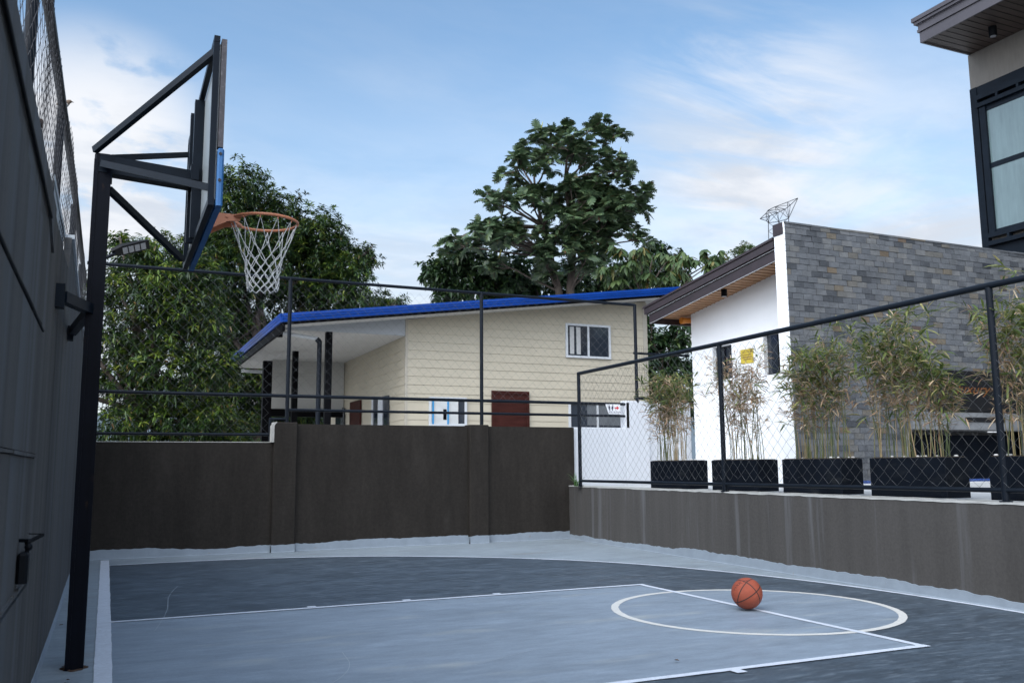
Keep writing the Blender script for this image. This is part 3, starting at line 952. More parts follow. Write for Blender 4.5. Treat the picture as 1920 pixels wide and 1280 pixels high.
b.box(x0, x1, -hw - 0.022, -hw + 0.03, 2.89, top + 0.02)
b.box(x0, x1, hw - 0.03, hw + 0.022, 2.89, top + 0.02)
b.box(x0, x1, -hw + 0.031, hw - 0.031, top - 0.03, top + 0.02)
b.build('edge_strip', M['board_rim'], bd)
b = MB()
x0, x1 = BX + 0.0245, BX + 0.060
b.box(x0, x1, -hw - 0.026, -hw + 0.05, bot - 0.043, 2.885, 0.010)
b.box(x0, x1, hw - 0.05, hw + 0.026, bot - 0.043, 2.885, 0.010)
b.box(x0 + 0.001, x1 - 0.001, -hw + 0.051, hw - 0.051, bot - 0.044, bot + 0.05, 0.010)
pad = b.build('edge_pad', M['pad_blue'], t)
for z in (2.85, 2.70):
    MB().tube([(x0 + 0.015, -hw - 0.0255, z), (x0 + 0.015, -hw - 0.031, z)], 0.009, 10).build('screw', M['board_black'], pad)
# rim
RX, RY, RZ, RR = 0.778, 0.0, 2.73, 0.214
b = MB()
b.tube([(RX + RR * math.cos(a), RY + RR * math.sin(a), RZ) for a in np.linspace(0, 2 * math.pi, 65)], 0.0095, 10, False)
for k in range(12):
    a = 2 * math.pi * (k + .5) / 12
    cx, cy = RX + RR * math.cos(a), RY + RR * math.sin(a)
    b.tube([(cx, cy, RZ - 0.004), (cx - 0.004 * math.cos(a), cy, RZ - 0.022), (cx, cy, RZ - 0.024)], 0.0035, 5)
rim = b.build('rim', M['rim_orange'], t)
MB().box(HX + 0.049, HX + 0.056, HY - 0.055, HY + 0.055, 2.90, 3.06).build('weld_plate', M['steel'], t)
b = MB()
xb = BX + 0.0245
# wedge bracket with two cheeks that reach forward and carry the ring
b.prism([(xb, 0.085), (RX - RR + 0.010, 0.070), (RX - RR + 0.075, 0.135), (RX - RR + 0.095, 0.155), (RX - RR + 0.080, 0.125), (RX - RR + 0.012, 0.0), (RX - RR + 0.080, -0.125), (RX - RR + 0.095, -0.155), (RX - RR + 0.075, -0.135), (RX - RR + 0.010, -0.070), (xb, -0.085)], 'z', RZ - 0.006, RZ + 0.012)
b.prism([(xb, RZ + 0.010), (RX - RR + 0.01, RZ + 0.010), (RX - RR + 0.06, RZ + 0.005), (RX - RR + 0.05, RZ - 0.030), (RX - RR - 0.02, RZ - 0.036), (xb + 0.07, RZ - 0.085), (xb, RZ - 0.085)], 'y', -0.088, -0.080)
b.prism([(xb, RZ + 0.010), (RX - RR + 0.01, RZ + 0.010), (RX - RR + 0.06, RZ + 0.005), (RX - RR + 0.05, RZ - 0.030), (RX - RR - 0.02, RZ - 0.036), (xb + 0.07, RZ - 0.085), (xb, RZ - 0.085)], 'y', 0.080, 0.088)
b.box(xb, xb + 0.008, -0.10, 0.10, RZ - 0.11, RZ + 0.03)
b.tube([(RX - RR - 0.03, -0.088, RZ - 0.01), (RX - RR - 0.03, -0.096, RZ - 0.01)], 0.008, 8)
b.build('bracket', M['rim_orange'], rim)
# net
b = MB()
nh = 12
levels = [(0.00, 0.208), (-0.160, 0.152), (-0.212, 0.132), (-0.262, 0.116), (-0.308, 0.107), (-0.349, 0.101), (-0.386, 0.099), (-0.420, 0.098)]
rg = random.Random(4)


def npnt(lv, k):
    dz, rr2 = levels[lv]
    a = 2 * math.pi * (k / 2 + .5) / nh + rg.uniform(-.02, .02) * (lv > 0)
    rr2 *= 1 + rg.uniform(-.05, .05) * (lv > 0)
    return (RX + rr2 * math.cos(a), RY + rr2 * math.sin(a), RZ - 0.015 + dz + rg.uniform(-.008, .008) * (lv > 0))


nodes = [[npnt(l_, 2 * k + (l_ % 2)) for k in range(nh)] for l_ in range(len(levels))]
for l_ in range(len(levels) - 1):
    for k in range(nh):
        a = nodes[l_][k]
        if l_ % 2 == 0:
            nb = (k, (k - 1) % nh)
        else:
            nb = (k, (k + 1) % nh)
        for j in nb:
            c = nodes[l_ + 1][j]
            mid = [(p + q) / 2 for p, q in zip(a, c)]
            mid[0] += rg.uniform(-.006, .006)
            mid[1] += rg.uniform(-.006, .006)
            b.tube([a, mid, c], 0.0029 if l_ else 0.0026, 5)
    for k in range(nh):
        b.ball(nodes[l_ + 1][k], 0.0058, 6, 4)
last = nodes[-1]
for k in range(nh):      # bottom loops
    p, q = Vector(last[k]), Vector(last[(k + 1) % nh])
    if k % 1 == 0:
        b.tube([p, (p + q) / 2 + Vector((0, 0, -0.022)), q], 0.0042, 5)
b.build('net', M['net'], rim)
# stays that fix the post to the wall
b = MB()
b.beam((LX, -0.40, 2.085), (LX + 0.045, -0.40, 2.085), 0.09, 0.13)
b.beam((LX + 0.03, -0.39, 2.085), (HX - 0.02, HY, 2.09), 0.055, 0.06)
b.build('wall_stay', M['steel'], t)
b = MB()
b.beam((LX, 1.22, 2.10), (LX + 0.04, 1.22, 2.10), 0.10, 0.10)
b.beam((LX + 0.03, 1.20, 2.11), (HX - 0.02, HY + 0.04, 2.10), 0.05, 0.055)
b.build('wall_stay', M['steel'], t)

# ------------------------------------------------------------------ basketball
BC = Vector((4.554, -0.027, 0.132))
b = MB().ball(BC, 0.12, 64, 40)
ballo = b.build('basketball', ball_material(), origin=BC, fix=False)
tag(ballo, 'worn orange basketball resting on the free throw line', 'basketball')
tdir = (CAM - BC).normalized()
rdir = (Vector((cr.x, cr.y, cr.z)) - tdir * cr.dot(tdir)).normalized()
udir = tdir.cross(rdir)
tv, tf = text_polys("MXKTY", 0.040)
b = MB()
cen = (rdir * -0.42 + udir * 0.62 + tdir * 0.66).normalized()
tx = (rdir * 0.80 + udir * 0.52 + tdir * 0.02)
tx = (tx - cen * tx.dot(cen)).normalized()
ty = cen.cross(tx)
vs = []
for x, y, z in tv:
    a = x * 1.15
    bend = -3.0 * x * x
    d = (cen + tx * (a / 0.12) + ty * ((y + bend) / 0.12)).normalized()
    vs.append(BC + d * 0.1206)
b.add(vs, tf)
b.build('lettering', material('ball_ink', (0.07, 0.018, 0.012), 0.6), ballo, fix=False)

# ------------------------------------------------------------------ spotlight low on the left wall
t = thing('wall_spotlight', 'small black spotlight with adjusting arm low on the left wall', 'wall light', (LX + 0.02, -1.9, 0.72))
MB().box(LX + 0.012, LX + 0.050, -1.96, -1.86, 0.710, 0.825, 0.01).build('lamp_body', M['black_plastic'], t)
b = MB()
b.ball((LX + 0.045, -1.90, 0.842), 0.015, 10, 8)
b.tube([(LX + 0.040, -1.90, 0.820), (LX + 0.045, -1.90, 0.862)], 0.008, 8)
b.build('knuckle', M['black_plastic'], t)
b = MB()
b.beam((LX + 0.035, -1.90, 0.856), (LX + 0.088, -1.82, 0.882), 0.011, 0.011)
b.beam((LX + 0.01, -1.88, 0.867), (LX + 0.05, -1.90, 0.866), 0.03, 0.012)
b.beam((LX + 0.042, -1.84, 0.888), (LX + 0.088, -1.82, 0.885), 0.02, 0.004)
b.build('arm', M['black_plastic'], t)

# dry leaf bits on the floor
for i, (x, y, s_) in enumerate([(-0.245, -0.66, .012), (-0.235, -0.42, .010), (-0.305, -0.53, .008), (-0.255, 0.05, .009), (-0.33, 1.6, .012), (2.98, -1.35, .012), (-0.22, -0.32, .007)]):
    a = rnd.uniform(0, 6)
    b = MB().add([(x + s_ * 1.6 * math.cos(a), y + s_ * 1.6 * math.sin(a), .017), (x - s_ * math.sin(a), y + s_ * math.cos(a), .024), (x - s_ * 1.6 * math.cos(a), y - s_ * 1.6 * math.sin(a), .016), (x + s_ * math.sin(a), y - s_ * math.cos(a), .022)], [(0, 1, 2, 3)])
    o = b.build('dry_leaf', M['dry_leaf'], fix=False)
    tag(o, ['brown dry leaf scrap between hoop pole and left wall, nearest the camera', 'brown dry leaf scrap left of the hoop pole base, midway along', 'dry leaf scrap closest to the foot of the left wall beside the pole',
            'dry leaf scrap touching the far side of the hoop pole base', 'dry leaf scrap at the foot of the left wall beyond the hoop pole', 'tiny dark scrap of dry leaf lying alone on the pale key',
            'smallest brown dry leaf scrap just in front of the hoop pole base'][i], 'dry leaf', 'dry leaf scraps on the court')

# ------------------------------------------------------------------ bird
t = thing('sparrow', 'small brown sparrow perched on a post of the left fence', 'bird', (-0.462, 0.52, 3.50))
b = MB()
c0 = Vector((-0.462, 0.52, 3.53))
rings = [(-0.050, 0.004, 0.0), (-0.030, 0.010, 0.002), (-0.012, 0.019, 0.006), (0.006, 0.021, 0.012), (0.018, 0.017, 0.022), (0.026, 0.0135, 0.031), (0.036, 0.011, 0.033), (0.044, 0.004, 0.032)]
b.tube([c0 + Vector((x, 0, z)) for x, r_, z in rings], [r_ for x, r_, z in rings], 10)
b.build('body', M['feather'], t)
MB().tube([c0 + Vector((0.042, 0, 0.032)), c0 + Vector((0.056, 0, 0.030))], [0.004, 0.0008], 6).build('beak', M['black_plastic'], t)
MB().ball(c0 + Vector((0.010, -0.004, 0.004)), (0.016, 0.017, 0.015), 10, 8).build('belly', M['feather_pale'], t)
for s_ in (-1, 1):
    MB().tube([c0 + Vector((0.004, s_ * 0.007, -0.008)), c0 + Vector((0.004, s_ * 0.007, -0.028))], 0.0015, 5).build('leg', M['rust'], t)

# ------------------------------------------------------------------ solar street lamp behind the far wall
LY = 7.2
t = thing('street_lamp', 'flat black LED street lamp beyond the far wall behind the hoop pole', 'street lamp', (-0.30, LY, 0.45))
b = MB().tube([(-0.30, LY, 0.45), (-0.30, LY, 4.0)], 0.035, 12)
b.tube([(-0.30, LY, 3.93), (-0.20, LY, 3.99), (-0.12, LY, 4.04)], 0.022, 10)
b.build('pole', M['fence'], t)
H0, H1 = Vector((-0.16, LY, 4.035)), Vector((0.30, LY, 4.205))
ax = (H1 - H0).normalized()
up = Vector((0, 1, 0)).cross(ax) * -1
up = up if up.z > 0 else -up
roll = math.radians(24)
sd = (Vector((0, 1, 0)) * math.cos(roll) - up * math.sin(roll))
up = (up * math.cos(roll) + Vector((0, 1, 0)) * math.sin(roll))
b = MB()
vs = []
for s0, wd, th in ((0, 0.05, 0.05), (0.14, 0.105, 0.055), (0.36, 0.11, 0.04), (0.49, 0.10, 0.025)):
    c = H0 + ax * s0
    for i, j in ((-1, 0), (1, 0), (0.85, 1), (-0.85, 1)):
        vs.append(c + sd * (wd * i) + up * (th * j))
fs = [(3, 2, 1, 0), (12, 13, 14, 15)]
for k in range(3):
    for i in range(4):
        fs.append((k * 4 + i, k * 4 + (i + 1) % 4, k * 4 + 4 + (i + 1) % 4, k * 4 + 4 + i))
b.add(vs, fs)
hd = b.build('lamp_head', M['black_plastic'], t)
for k in range(4):
    c = H0 + ax * (0.17 + 0.080 * k) - up * 0.004
    vs = [c + ax * dx + sd * dy for dx, dy in ((-0.032, -0.070), (0.032, -0.070), (0.032, 0.070), (-0.032, 0.070))]
    vs2 = [v - up * 0.004 for v in vs]
    MB().add(vs + vs2, [(0, 1, 2, 3), (7, 6, 5, 4), (0, 4, 5, 1), (1, 5, 6, 2), (2, 6, 7, 3), (3, 7, 4, 0)]).build('led_panel', M['led'], hd)

# ------------------------------------------------------------------ white low walls beside the far corner
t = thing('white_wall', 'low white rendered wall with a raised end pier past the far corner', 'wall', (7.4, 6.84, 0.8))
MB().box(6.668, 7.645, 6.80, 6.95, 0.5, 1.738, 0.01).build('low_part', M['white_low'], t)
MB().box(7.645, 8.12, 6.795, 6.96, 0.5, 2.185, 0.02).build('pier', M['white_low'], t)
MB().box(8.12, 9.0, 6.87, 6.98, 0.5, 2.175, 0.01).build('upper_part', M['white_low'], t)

# restroom sign
t = thing('restroom_sign', 'white restroom sign with two dark figures and a red arrow', 'sign', (7.42, 6.78, 1.96))
sy = 6.772
quad = [(7.265, 2.115), (7.54, 2.12), (7.55, 1.955), (7.325, 1.955)]
MB().prism(quad, 'y', sy, sy + 0.004).build('panel', M['sign_white'], t)
b = MB()
for cx in (7.335, 7.395):
    b.ball((cx, sy - 0.002, 2.098), (0.009, 0.002, 0.009), 10, 6)
    b.prism([(cx - 0.015, 2.085), (cx + 0.015, 2.085), (cx + 0.018, 2.045), (cx + 0.009, 2.045), (cx + 0.007, 2.012), (cx - 0.007, 2.012), (cx - 0.009, 2.045), (cx - 0.018, 2.045)], 'y', sy - 0.003, sy - 0.001)
b.build('figure_symbols', M['sign_black'], t)
MB().prism([(7.435, 2.068), (7.478, 2.068), (7.478, 2.090), (7.520, 2.058), (7.478, 2.026), (7.478, 2.048), (7.435, 2.048)], 'y', sy - 0.003, sy - 0.001).build('arrow', M['sign_red'], t)
tv, tf = text_polys("RESTROOM", 0.046)
MB().add([(7.437 + x * 0.92, sy - 0.002, 1.983 + y) for x, y, z in tv], tf).build('lettering', M['sign_black'], t, fix=False)

# grass weed at the fence corner
b = MB()
rg = random.Random(12)
for i in range(26):
    a = rg.uniform(0, 6.28)
    L = rg.uniform(0.10, 0.30)
    lean = rg.uniform(0.2, 1.0)
    x0, y0 = 6.47 + rg.uniform(-.03, .03), 6.33 + rg.uniform(-.05, .05)
    dx, dy = math.cos(a), math.sin(a)
    pts = [(x0 + dx * L * lean * s_ ** 1.6, y0 + dy * L * lean * s_ ** 1.6, 0.82 + L * (s_ - 0.35 * lean * s_ * s_)) for s_ in (0, .35, .7, 1)]
    wv = Vector((-dy, dx, 0)) * 0.006
    vs, fs = [], []
    for k, p in enumerate(pts):
        f_ = (1, .95, .6, .05)[k]
        vs += [Vector(p) - wv * f_, Vector(p) + wv * f_]
    fs = [(2 * k, 2 * k + 1, 2 * k + 3, 2 * k + 2) for k in range(3)]
    b.add(vs, fs)
tag(b.build('weed', M['grass'], origin=(6.47, 6.33, 0.82), fix=False), 'small tuft of green grass at the foot of the corner fence post', 'weed')

# ------------------------------------------------------------------ cream house with blue roof
HYf = 11.0
SL = 0.133


def roofz(x):
    return 3.87 + SL * (x - 2.65)


t = thing('cream_house', 'cream clapboard house with blue fascia and white porch ceiling', 'house', (7, HYf, 0.45))
b = MB()
pitch = 0.172
X0, X1 = 5.21, 10.82
z = 0.5
while z < 4.8:
    xs = X0
    zz = z + pitch
    # lap board: leans out at its lower edge
    zl = roofz(X0) - 0.16
    if zz > zl:
        xs = X0 + (zz - zl) / SL
    if xs < X1 - 0.1:
        xs2 = max(X0, X0 + (z - zl) / SL)
        y1, y2 = HYf - 0.016, HYf - 0.004
        b.add([(xs2, y1, z), (X1, y1, z), (X1, y2, zz), (xs, y2, zz), (xs2, HYf, z), (X1, HYf, z)], [(0, 1, 2, 3), (4, 5, 1, 0)])
    z += pitch
z = 0.5
while z < 3.68:
    zz = min(z + pitch, 3.71)
    x1_, x2_ = X0 - 0.016, X0 - 0.004
    b.add([(x1_, 18, z), (x1_, HYf + 0.0, z), (x2_, HYf + 0.0, zz), (x2_, 18, zz), (X0, 18, z), (X0, HYf, z)], [(0, 1, 2, 3), (4, 5, 1, 0)])
    z += pitch
b.build('clapboard', M['siding'], t)
b = MB()
b.prism([(X0, 0.45), (X1, 0.45), (X1, roofz(X1) - 0.18), (X0, roofz(X0) - 0.18)], 'y', HYf, 18.0)
b.build('wall', M['siding'], t)
MB().box(X0 - 0.02, X0 + 0.03, HYf - 0.022, HYf + 0.03, 0.45, roofz(X0) - 0.17).build('corner_board', M['trim_cream'], t)
MB().box(X1 - 0.10, X1 + 0.012, HYf - 0.022, HYf - 0.0165, 0.45, roofz(X1) - 0.22).build('corner_board', M['trim_cream'], t)
# soffit and roof
FYr, RB = 10.3, 18.2
EX0, EX1 = 2.66, 11.42
b = MB()
zf = lambda x: roofz(x) - 0.17
b.add([(EX0 + 0.05, FYr + 0.05, zf(EX0 + .05)), (EX1 - .05, FYr + 0.05, zf(EX1 - .05)), (EX1 - .05, HYf - 0.001, zf(EX1 - .05)), (EX0 + 0.05, HYf - 0.001, zf(EX0 + .05)),
       (EX0 + 0.05, FYr + 0.05, zf(EX0) + .03), (EX1 - .05, FYr + 0.05, zf(EX1) + .03), (EX1 - .05, HYf - 0.001, zf(EX1) + .03), (EX0 + 0.05, HYf - 0.001, zf(EX0) + .03)],
      [(3, 2, 1, 0), (4, 5, 6, 7), (0, 1, 5, 4), (1, 2, 6, 5), (2, 3, 7, 6), (3, 0, 4, 7)])
b.box(X1 + 0.002, EX1 - 0.05, HYf + 0.001, RB, zf(X1), zf(X1) + 0.05)
b.build('soffit', M['soffit'], t)
b = MB()
b.prism([(EX0 + 0.3, 3.705), (X0 - 0.02, 3.705), (X0 - 0.02, zf(X0) + 0.0), (EX0 + 0.3, zf(EX0 + .3))], 'y', HYf + 0.002, HYf + 0.05)
b.build('gable_panel', material('gable_panel', (0.40, 0.42, 0.44), 0.8, var=0.03), t)
b = MB()
b.box(EX0 + 0.05, X0 - 0.018, HYf + 0.051, RB - 0.1, 3.70, 3.74)
b.build('porch_ceiling', M['soffit'], t)


def ribbed(b, p, q, zt0, zt1, h, out, n=3):
    """stepped metal fascia from p to q (xy), tops zt0, zt1; out = outward unit normal"""
    p, q, o = Vector((*p, 0)), Vector((*q, 0)), Vector((*out, 0))
    prof_ = [(0.0, 0.0), (0.045, 0.0), (0.045, -0.30), (0.035, -0.33), (0.035, -0.36), (0.045, -0.38), (0.038, -0.62), (0.026, -0.65), (0.026, -0.68), (0.036, -0.70), (0.026, -0.97), (0.016, -1.0), (0.0, -1.0)]
    vs, fs = [], []
    for c, zt in ((p, zt0), (q, zt1)):
        for u, v in prof_:
            w_ = c + o * u
            vs.append((w_.x, w_.y, zt + v * h))
    m_ = len(prof_)
    for i in range(m_ - 1):
        fs.append((i, i + 1, m_ + i + 1, m_ + i))
    fs += [tuple(range(m_)), tuple(range(2 * m_ - 1, m_ - 1, -1))]
    b.add(vs, fs)


b = MB()
ribbed(b, (EX0, FYr), (EX1, FYr), roofz(EX0), roofz(EX1), 0.155, (0, -1))
ribbed(b, (EX0, FYr), (EX0, RB), roofz(EX0), roofz(EX0), 0.155, (-1, 0))
b.build('fascia', M['fascia_blue'], t)
b = MB()
b.add([(EX0 + .02, FYr + .02, roofz(EX0) - 0.155), (EX1, FYr + .02, roofz(EX1) - 0.155), (EX1, FYr + .02, roofz(EX1) - 0.195), (EX0 + .02, FYr + .02, roofz(EX0) - 0.195),
       (EX0 + .02, FYr + .06, roofz(EX0) - 0.155), (EX1, FYr + .06, roofz(EX1) - 0.155), (EX1, FYr + .06, roofz(EX1) - 0.195), (EX0 + .02, FYr + .06, roofz(EX0) - 0.195)],
      [(0, 1, 2, 3), (7, 6, 5, 4), (3, 2, 6, 7), (0, 4, 5, 1)])
b.box(EX0 + 0.02, EX0 + 0.07, FYr + 0.061, RB, roofz(EX0) - 0.30, roofz(EX0) - 0.155)
b.build('fascia_backing', M['black_trim'], t)
b = MB()
b.prism([(EX0 - .03, roofz(EX0 - .03) + 0.004), (EX1 + .03, roofz(EX1 + .03) + 0.004), (EX1 + .03, roofz(EX1) - 0.03), (EX0 - .03, roofz(EX0) - 0.03)], 'y', FYr - 0.03, RB)
b.build('roof', M['roof_blue'], t)
# porch columns
for x, y, w_, ztop in ((3.69, 11.10, 0.060, 3.72), (3.64, 14.2, 0.062, 3.71), (3.10, 14.6, 0.095, 3.5)):
    MB().box(x - w_, x + w_, y - w_, y + w_, 0.45, ztop).build('column', M['black_trim'], t)
b = MB()
b.tube([(3.50, 11.03, 3.52), (3.50, 11.03, 0.5)], 0.045, 10)
b.tube([(3.50, 11.03, 3.50), (3.44, 11.03, 3.55)], 0.05, 10)
b.build('downpipe', M['fence'], t)
b = MB()
b.tube([(2.78, 11.03, 3.635), (3.46, 11.03, 3.555)], 0.036, 10)
b.build('gutter_pipe', M['window_white'], t)
b = MB()
b.box(2.70, 2.80, 10.98, 11.08, 3.55, 3.70)
b.build('gutter_elbow', M['black_trim'], t)
MB().beam((2.75, 16.2, 3.43), (3.75, 16.2, 3.40), 0.09, 0.07).build('tube_light', M['window_white'], t)
b = MB()
b.box(3.42, X0 - 0.03, 16.0, 16.1, 2.52, 3.70)
b.build('porch_wall', M['porch_white'], t)
MB().box(3.3, X0 - 0.03, 15.9, 16.05, 2.34, 2.52).build('porch_beam', M['black_trim'], t)


def window(x0, x1, z0, z1, parent, y=HYf, panes=1, glass='glass_dark', name='window', fw=0.045, fm='window_white'):
    b = MB()
    yy0, yy1 = y - 0.06, y - 0.017
    b.box(x0, x1, yy0, yy1, z0, z0 + fw)
    b.box(x0, x1, yy0, yy1, z1 - fw, z1)
    b.box(x0, x0 + fw, yy0, yy1, z0 + fw, z1 - fw)
    b.box(x1 - fw, x1, yy0, yy1, z0 + fw, z1 - fw)
    for k in range(1, panes):
        xm = x0 + (x1 - x0) * k / panes
        b.box(xm - fw * .45, xm + fw * .45, yy0 + .005, yy1, z0 + fw, z1 - fw)
    w_ = b.build(name, M[fm], parent)
    MB().box(x0 + fw * .8, x1 - fw * .8, y - 0.030, y - 0.018, z0 + fw * .8, z1 - fw * .8).build('pane', M[glass], w_)
    return w_


w1 = window(8.755, 9.86, 3.42, 4.16, t, panes=2)
for xa, xb in ((8.86, 8.96), (9.02, 9.12)):
    MB().box(xa, xb, HYf - 0.036, HYf - 0.032, 3.50, 4.09).build('curtain', M['curtain'], w1)
w2 = window(5.68, 6.48, 1.93, 2.50, t, panes=2, glass='glass_dark')
b = MB()
b.box(5.73, 6.22, HYf - 0.036, HYf - 0.032, 1.975, 2.455)
b.box(6.22, 6.30, HYf - 0.036, HYf - 0.032, 1.975, 2.455)
b.build('paper', M['paper'], w2)
for xa in (5.74, 6.055):
    MB().box(xa, xa + 0.035, HYf - 0.064, HYf - 0.061, 1.96, 2.48).build('masking_tape', M['tape_blue'], w2)
MB().box(5.98, 6.05, HYf - 0.040, HYf - 0.037, 2.05, 2.26).build('shade_strip', M['black_trim'], w2)
# front door
b = MB()
b.box(7.03, 7.87, HYf - 0.05, HYf - 0.017, 0.5, 2.66)
dr = b.build('door', M['door_wood'], t)
b = MB()
b.box(7.03, 7.09, HYf - 0.065, HYf - 0.051, 0.5, 2.66)
b.box(7.81, 7.87, HYf - 0.065, HYf - 0.051, 0.5, 2.66)
b.box(7.09, 7.81, HYf - 0.065, HYf - 0.051, 2.60, 2.66)
b.box(7.16, 7.74, HYf - 0.058, HYf - 0.051, 1.55, 2.48)
b.build('frame', M['door_wood'], dr)
w3 = window(8.80, 10.20, 1.35, 2.46, t, panes=2, glass='glass_dark')
b = MB()
b.box(9.25, 10.15, HYf - 0.036, HYf - 0.032, 1.98, 2.42)
b.build('screen', M['glass_grey'], w3)
# openings on the porch side wall
b = MB()
b.box(X0 - 0.06, X0 - 0.017, 14.3, 15.25, 0.5, 2.66)
b.build('side_door', M['door_wood'], t)
b = MB()
b.box(X0 - 0.05, X0 - 0.017, 12.06, 13.25, 0.5, 2.60)
sw = b.build('side_window', M['glass_dark'], t)
b = MB()
b.box(X0 - 0.07, X0 - 0.051, 13.19, 13.27, 0.5, 2.62)
b.box(X0 - 0.07, X0 - 0.051, 12.45, 12.75, 0.5, 2.58)
b.build('frame', M['window_white'], sw)
b = MB()
b.box(X0 - 0.05, X0 - 0.017, 15.85, 16.75, 0.5, 2.56)
sw = b.build('side_window', M['glass_dark'], t)
MB().box(X0 - 0.07, X0 - 0.051, 15.84, 16.12, 0.5, 2.58).build('frame', M['glass_grey'], sw)

# ------------------------------------------------------------------ white building with brown mono-pitch roof
WX = 9.0
t = thing('white_building', 'white rendered building with dark brown sloping eave and wooden soffit', 'building', (11, 5.7, 0.8))
sz = lambda y: 3.70 + (6.77 - y) * 0.128
# side wall built round its two window recesses
wins = [(5.70, 6.20, 2.50, 3.03), (4.70, 4.93, 2.47, 3.07)]
b = MB()
ys = [3.79, 4.40, 4.93, 5.70, 6.20, 6.77]
hol = {(4.40, 4.93): (2.47, 3.09), (5.70, 6.20): (2.50, 3.05)}
for a, c in zip(ys[:-1], ys[1:]):
    if (a, c) in hol:
        z0, z1 = hol[(a, c)]
        b.box(WX, WX + 0.12, a, c, 0.7, z0)
        b.prism([(a, z1), (c, z1), (c, sz(c) + .03), (a, sz(a) + .03)], 'x', WX, WX + 0.12)
    else:
        b.prism([(a, 0.7), (c, 0.7), (c, sz(c) + .03), (a, sz(a) + .03)], 'x', WX, WX + 0.12)
b.box(WX + 0.12, 16, 6.65, 6.77, 0.7, 3.7)
b.build('wall', M['white_wall'], t)
for (a, c), (z0, z1) in hol.items():
    w_ = MB().box(WX + 0.075, WX + 0.10, a + 0.002, c - 0.002, z0 + 0.002, z1 - 0.002).build('window', M['glass_dark'], t)
    b = MB()
    b.box(WX + 0.055, WX + 0.074, (a + c) / 2 - 0.008, (a + c) / 2 + 0.008, z0 + 0.02, z1 - 0.02)
    b.box(WX + 0.055, WX + 0.074, a + 0.002, c - 0.002, z0 + 0.002, z0 + 0.02)
    b.build('frame', M['black_trim'], w_)
# roof
RX0, RX1, RYf, RYb = 8.38, 15.5, 3.83, 7.22
b = MB()
b.add([(RX0 + .03, RYf, sz(RYf)), (RX0 + .03, RYb - 0.12, sz(RYb - .12)), (RX1, RYb - 0.12, sz(RYb - .12)), (RX1, RYf, sz(RYf)),
       (RX0 + .03, RYf, sz(RYf) + .03), (RX0 + .03, RYb - 0.12, sz(RYb - .12) + .03), (RX1, RYb - 0.12, sz(RYb - .12) + .03), (RX1, RYf, sz(RYf) + .03)],
      [(0, 1, 2, 3), (7, 6, 5, 4), (0, 4, 5, 1), (1, 5, 6, 2), (2, 6, 7, 3), (3, 7, 4, 0)])
for i in range(29):
    y = RYf + 0.06 + i * 0.115
    b.box(RX0 + .04, WX - 0.002, y, y + 0.006, sz(y) - 0.012, sz(y) - 0.001)
b.build('soffit', M['wood_soffit'], t)


def slab(b, x0, x1, ya_, yb_, lo, hi):
    """sloped slab between heights sz+lo and sz+hi"""
    vs = [(x, y, sz(y) + d) for d in (lo, hi) for y in (ya_, yb_) for x in (x0, x1)]
    b.add(vs, [(0, 2, 3, 1), (4, 5, 7, 6), (0, 1, 5, 4), (2, 6, 7, 3), (0, 4, 6, 2), (1, 3, 7, 5)])


b = MB()
slab(b, RX0, RX0 + 0.028, RYf, RYb - 0.10, -0.10, 0.050)
slab(b, RX0 - 0.02, RX0 + 0.028, RYf, RYb - 0.06, 0.053, 0.072)
slab(b, RX0 - 0.05, RX0 + 0.028, RYf, RYb - 0.02, 0.075, 0.178)
slab(b, RX0 - 0.07, RX0 + 0.028, RYf, RYb + 0.01, 0.181, 0.196)
for d0, lo, hi in ((0.10, -0.10, 0.050), (0.06, 0.053, 0.072), (0.02, 0.075, 0.178), (-0.01, 0.181, 0.196)):
    slab(b, RX0 + 0.029, RX1, RYb - d0 - 0.03, RYb - d0, lo, hi)
b.build('fascia', M['fascia_brown'], t)
b = MB()
slab(b, RX0 - 0.022, RX0 - 0.0205, RYf, RYb - 0.10, 0.053, 0.059)
slab(b, RX0 - 0.004, RX0 + 0.0, RYf, RYb - 0.11, -0.105, -0.1005)
b.build('drip_edge', M['window_white'], t)
b = MB()
slab(b, RX0 - 0.06, RX1, RYf, RYb + 0.01, 0.199, 0.22)
b.build('roof', M['fascia_brown'], t)
b = MB()
b.tube([(8.68, 5.42, sz(5.42) - 0.005), (8.68, 5.42, sz(5.42) - 0.115)], 0.048, 16)
dl = b.build('downlight', M['black_plastic'], t)
MB().tube([(8.68, 5.42, sz(5.42) - 0.1155), (8.68, 5.42, sz(5.42) - 0.119)], 0.038, 16).build('lens', M['led'], dl)
b = MB()
b.tube([(8.88, 6.86, 3.60), (9.4, 6.86, 3.63)], 0.05, 12)
b.tube([(8.86, 6.86, 3.60), (8.92, 6.86, 3.60)], 0.058, 12)
b.build('drain_pipe', M['orange_pvc'], t)

# yellow sign on that wall
t = thing('warning_sign', 'small yellow notice with dark lettering on the white building wall', 'sign', (WX - 0.01, 5.32, 2.70))
MB().prism([(5.47, 2.70), (5.17, 2.69), (5.17, 2.92), (5.475, 2.925)], 'x', WX - 0.008, WX - 0.002).build('panel', M['sign_yellow'], t)
tv, tf = text_polys("NOTICE", 0.06)
b = MB()
b.add([(WX - 0.009, 5.32 - x * 1.05, 2.875 + y) for x, y, z in tv], tf)
for k, (z_, l_) in enumerate(((2.825, .11), (2.79, .12), (2.755, .09))):
    b.box(WX - 0.0095, WX - 0.0082, 5.32 - l_, 5.32 + l_ * .9, z_, z_ + 0.012)
b.build('lettering', M['sign_text'], t, fix=False)

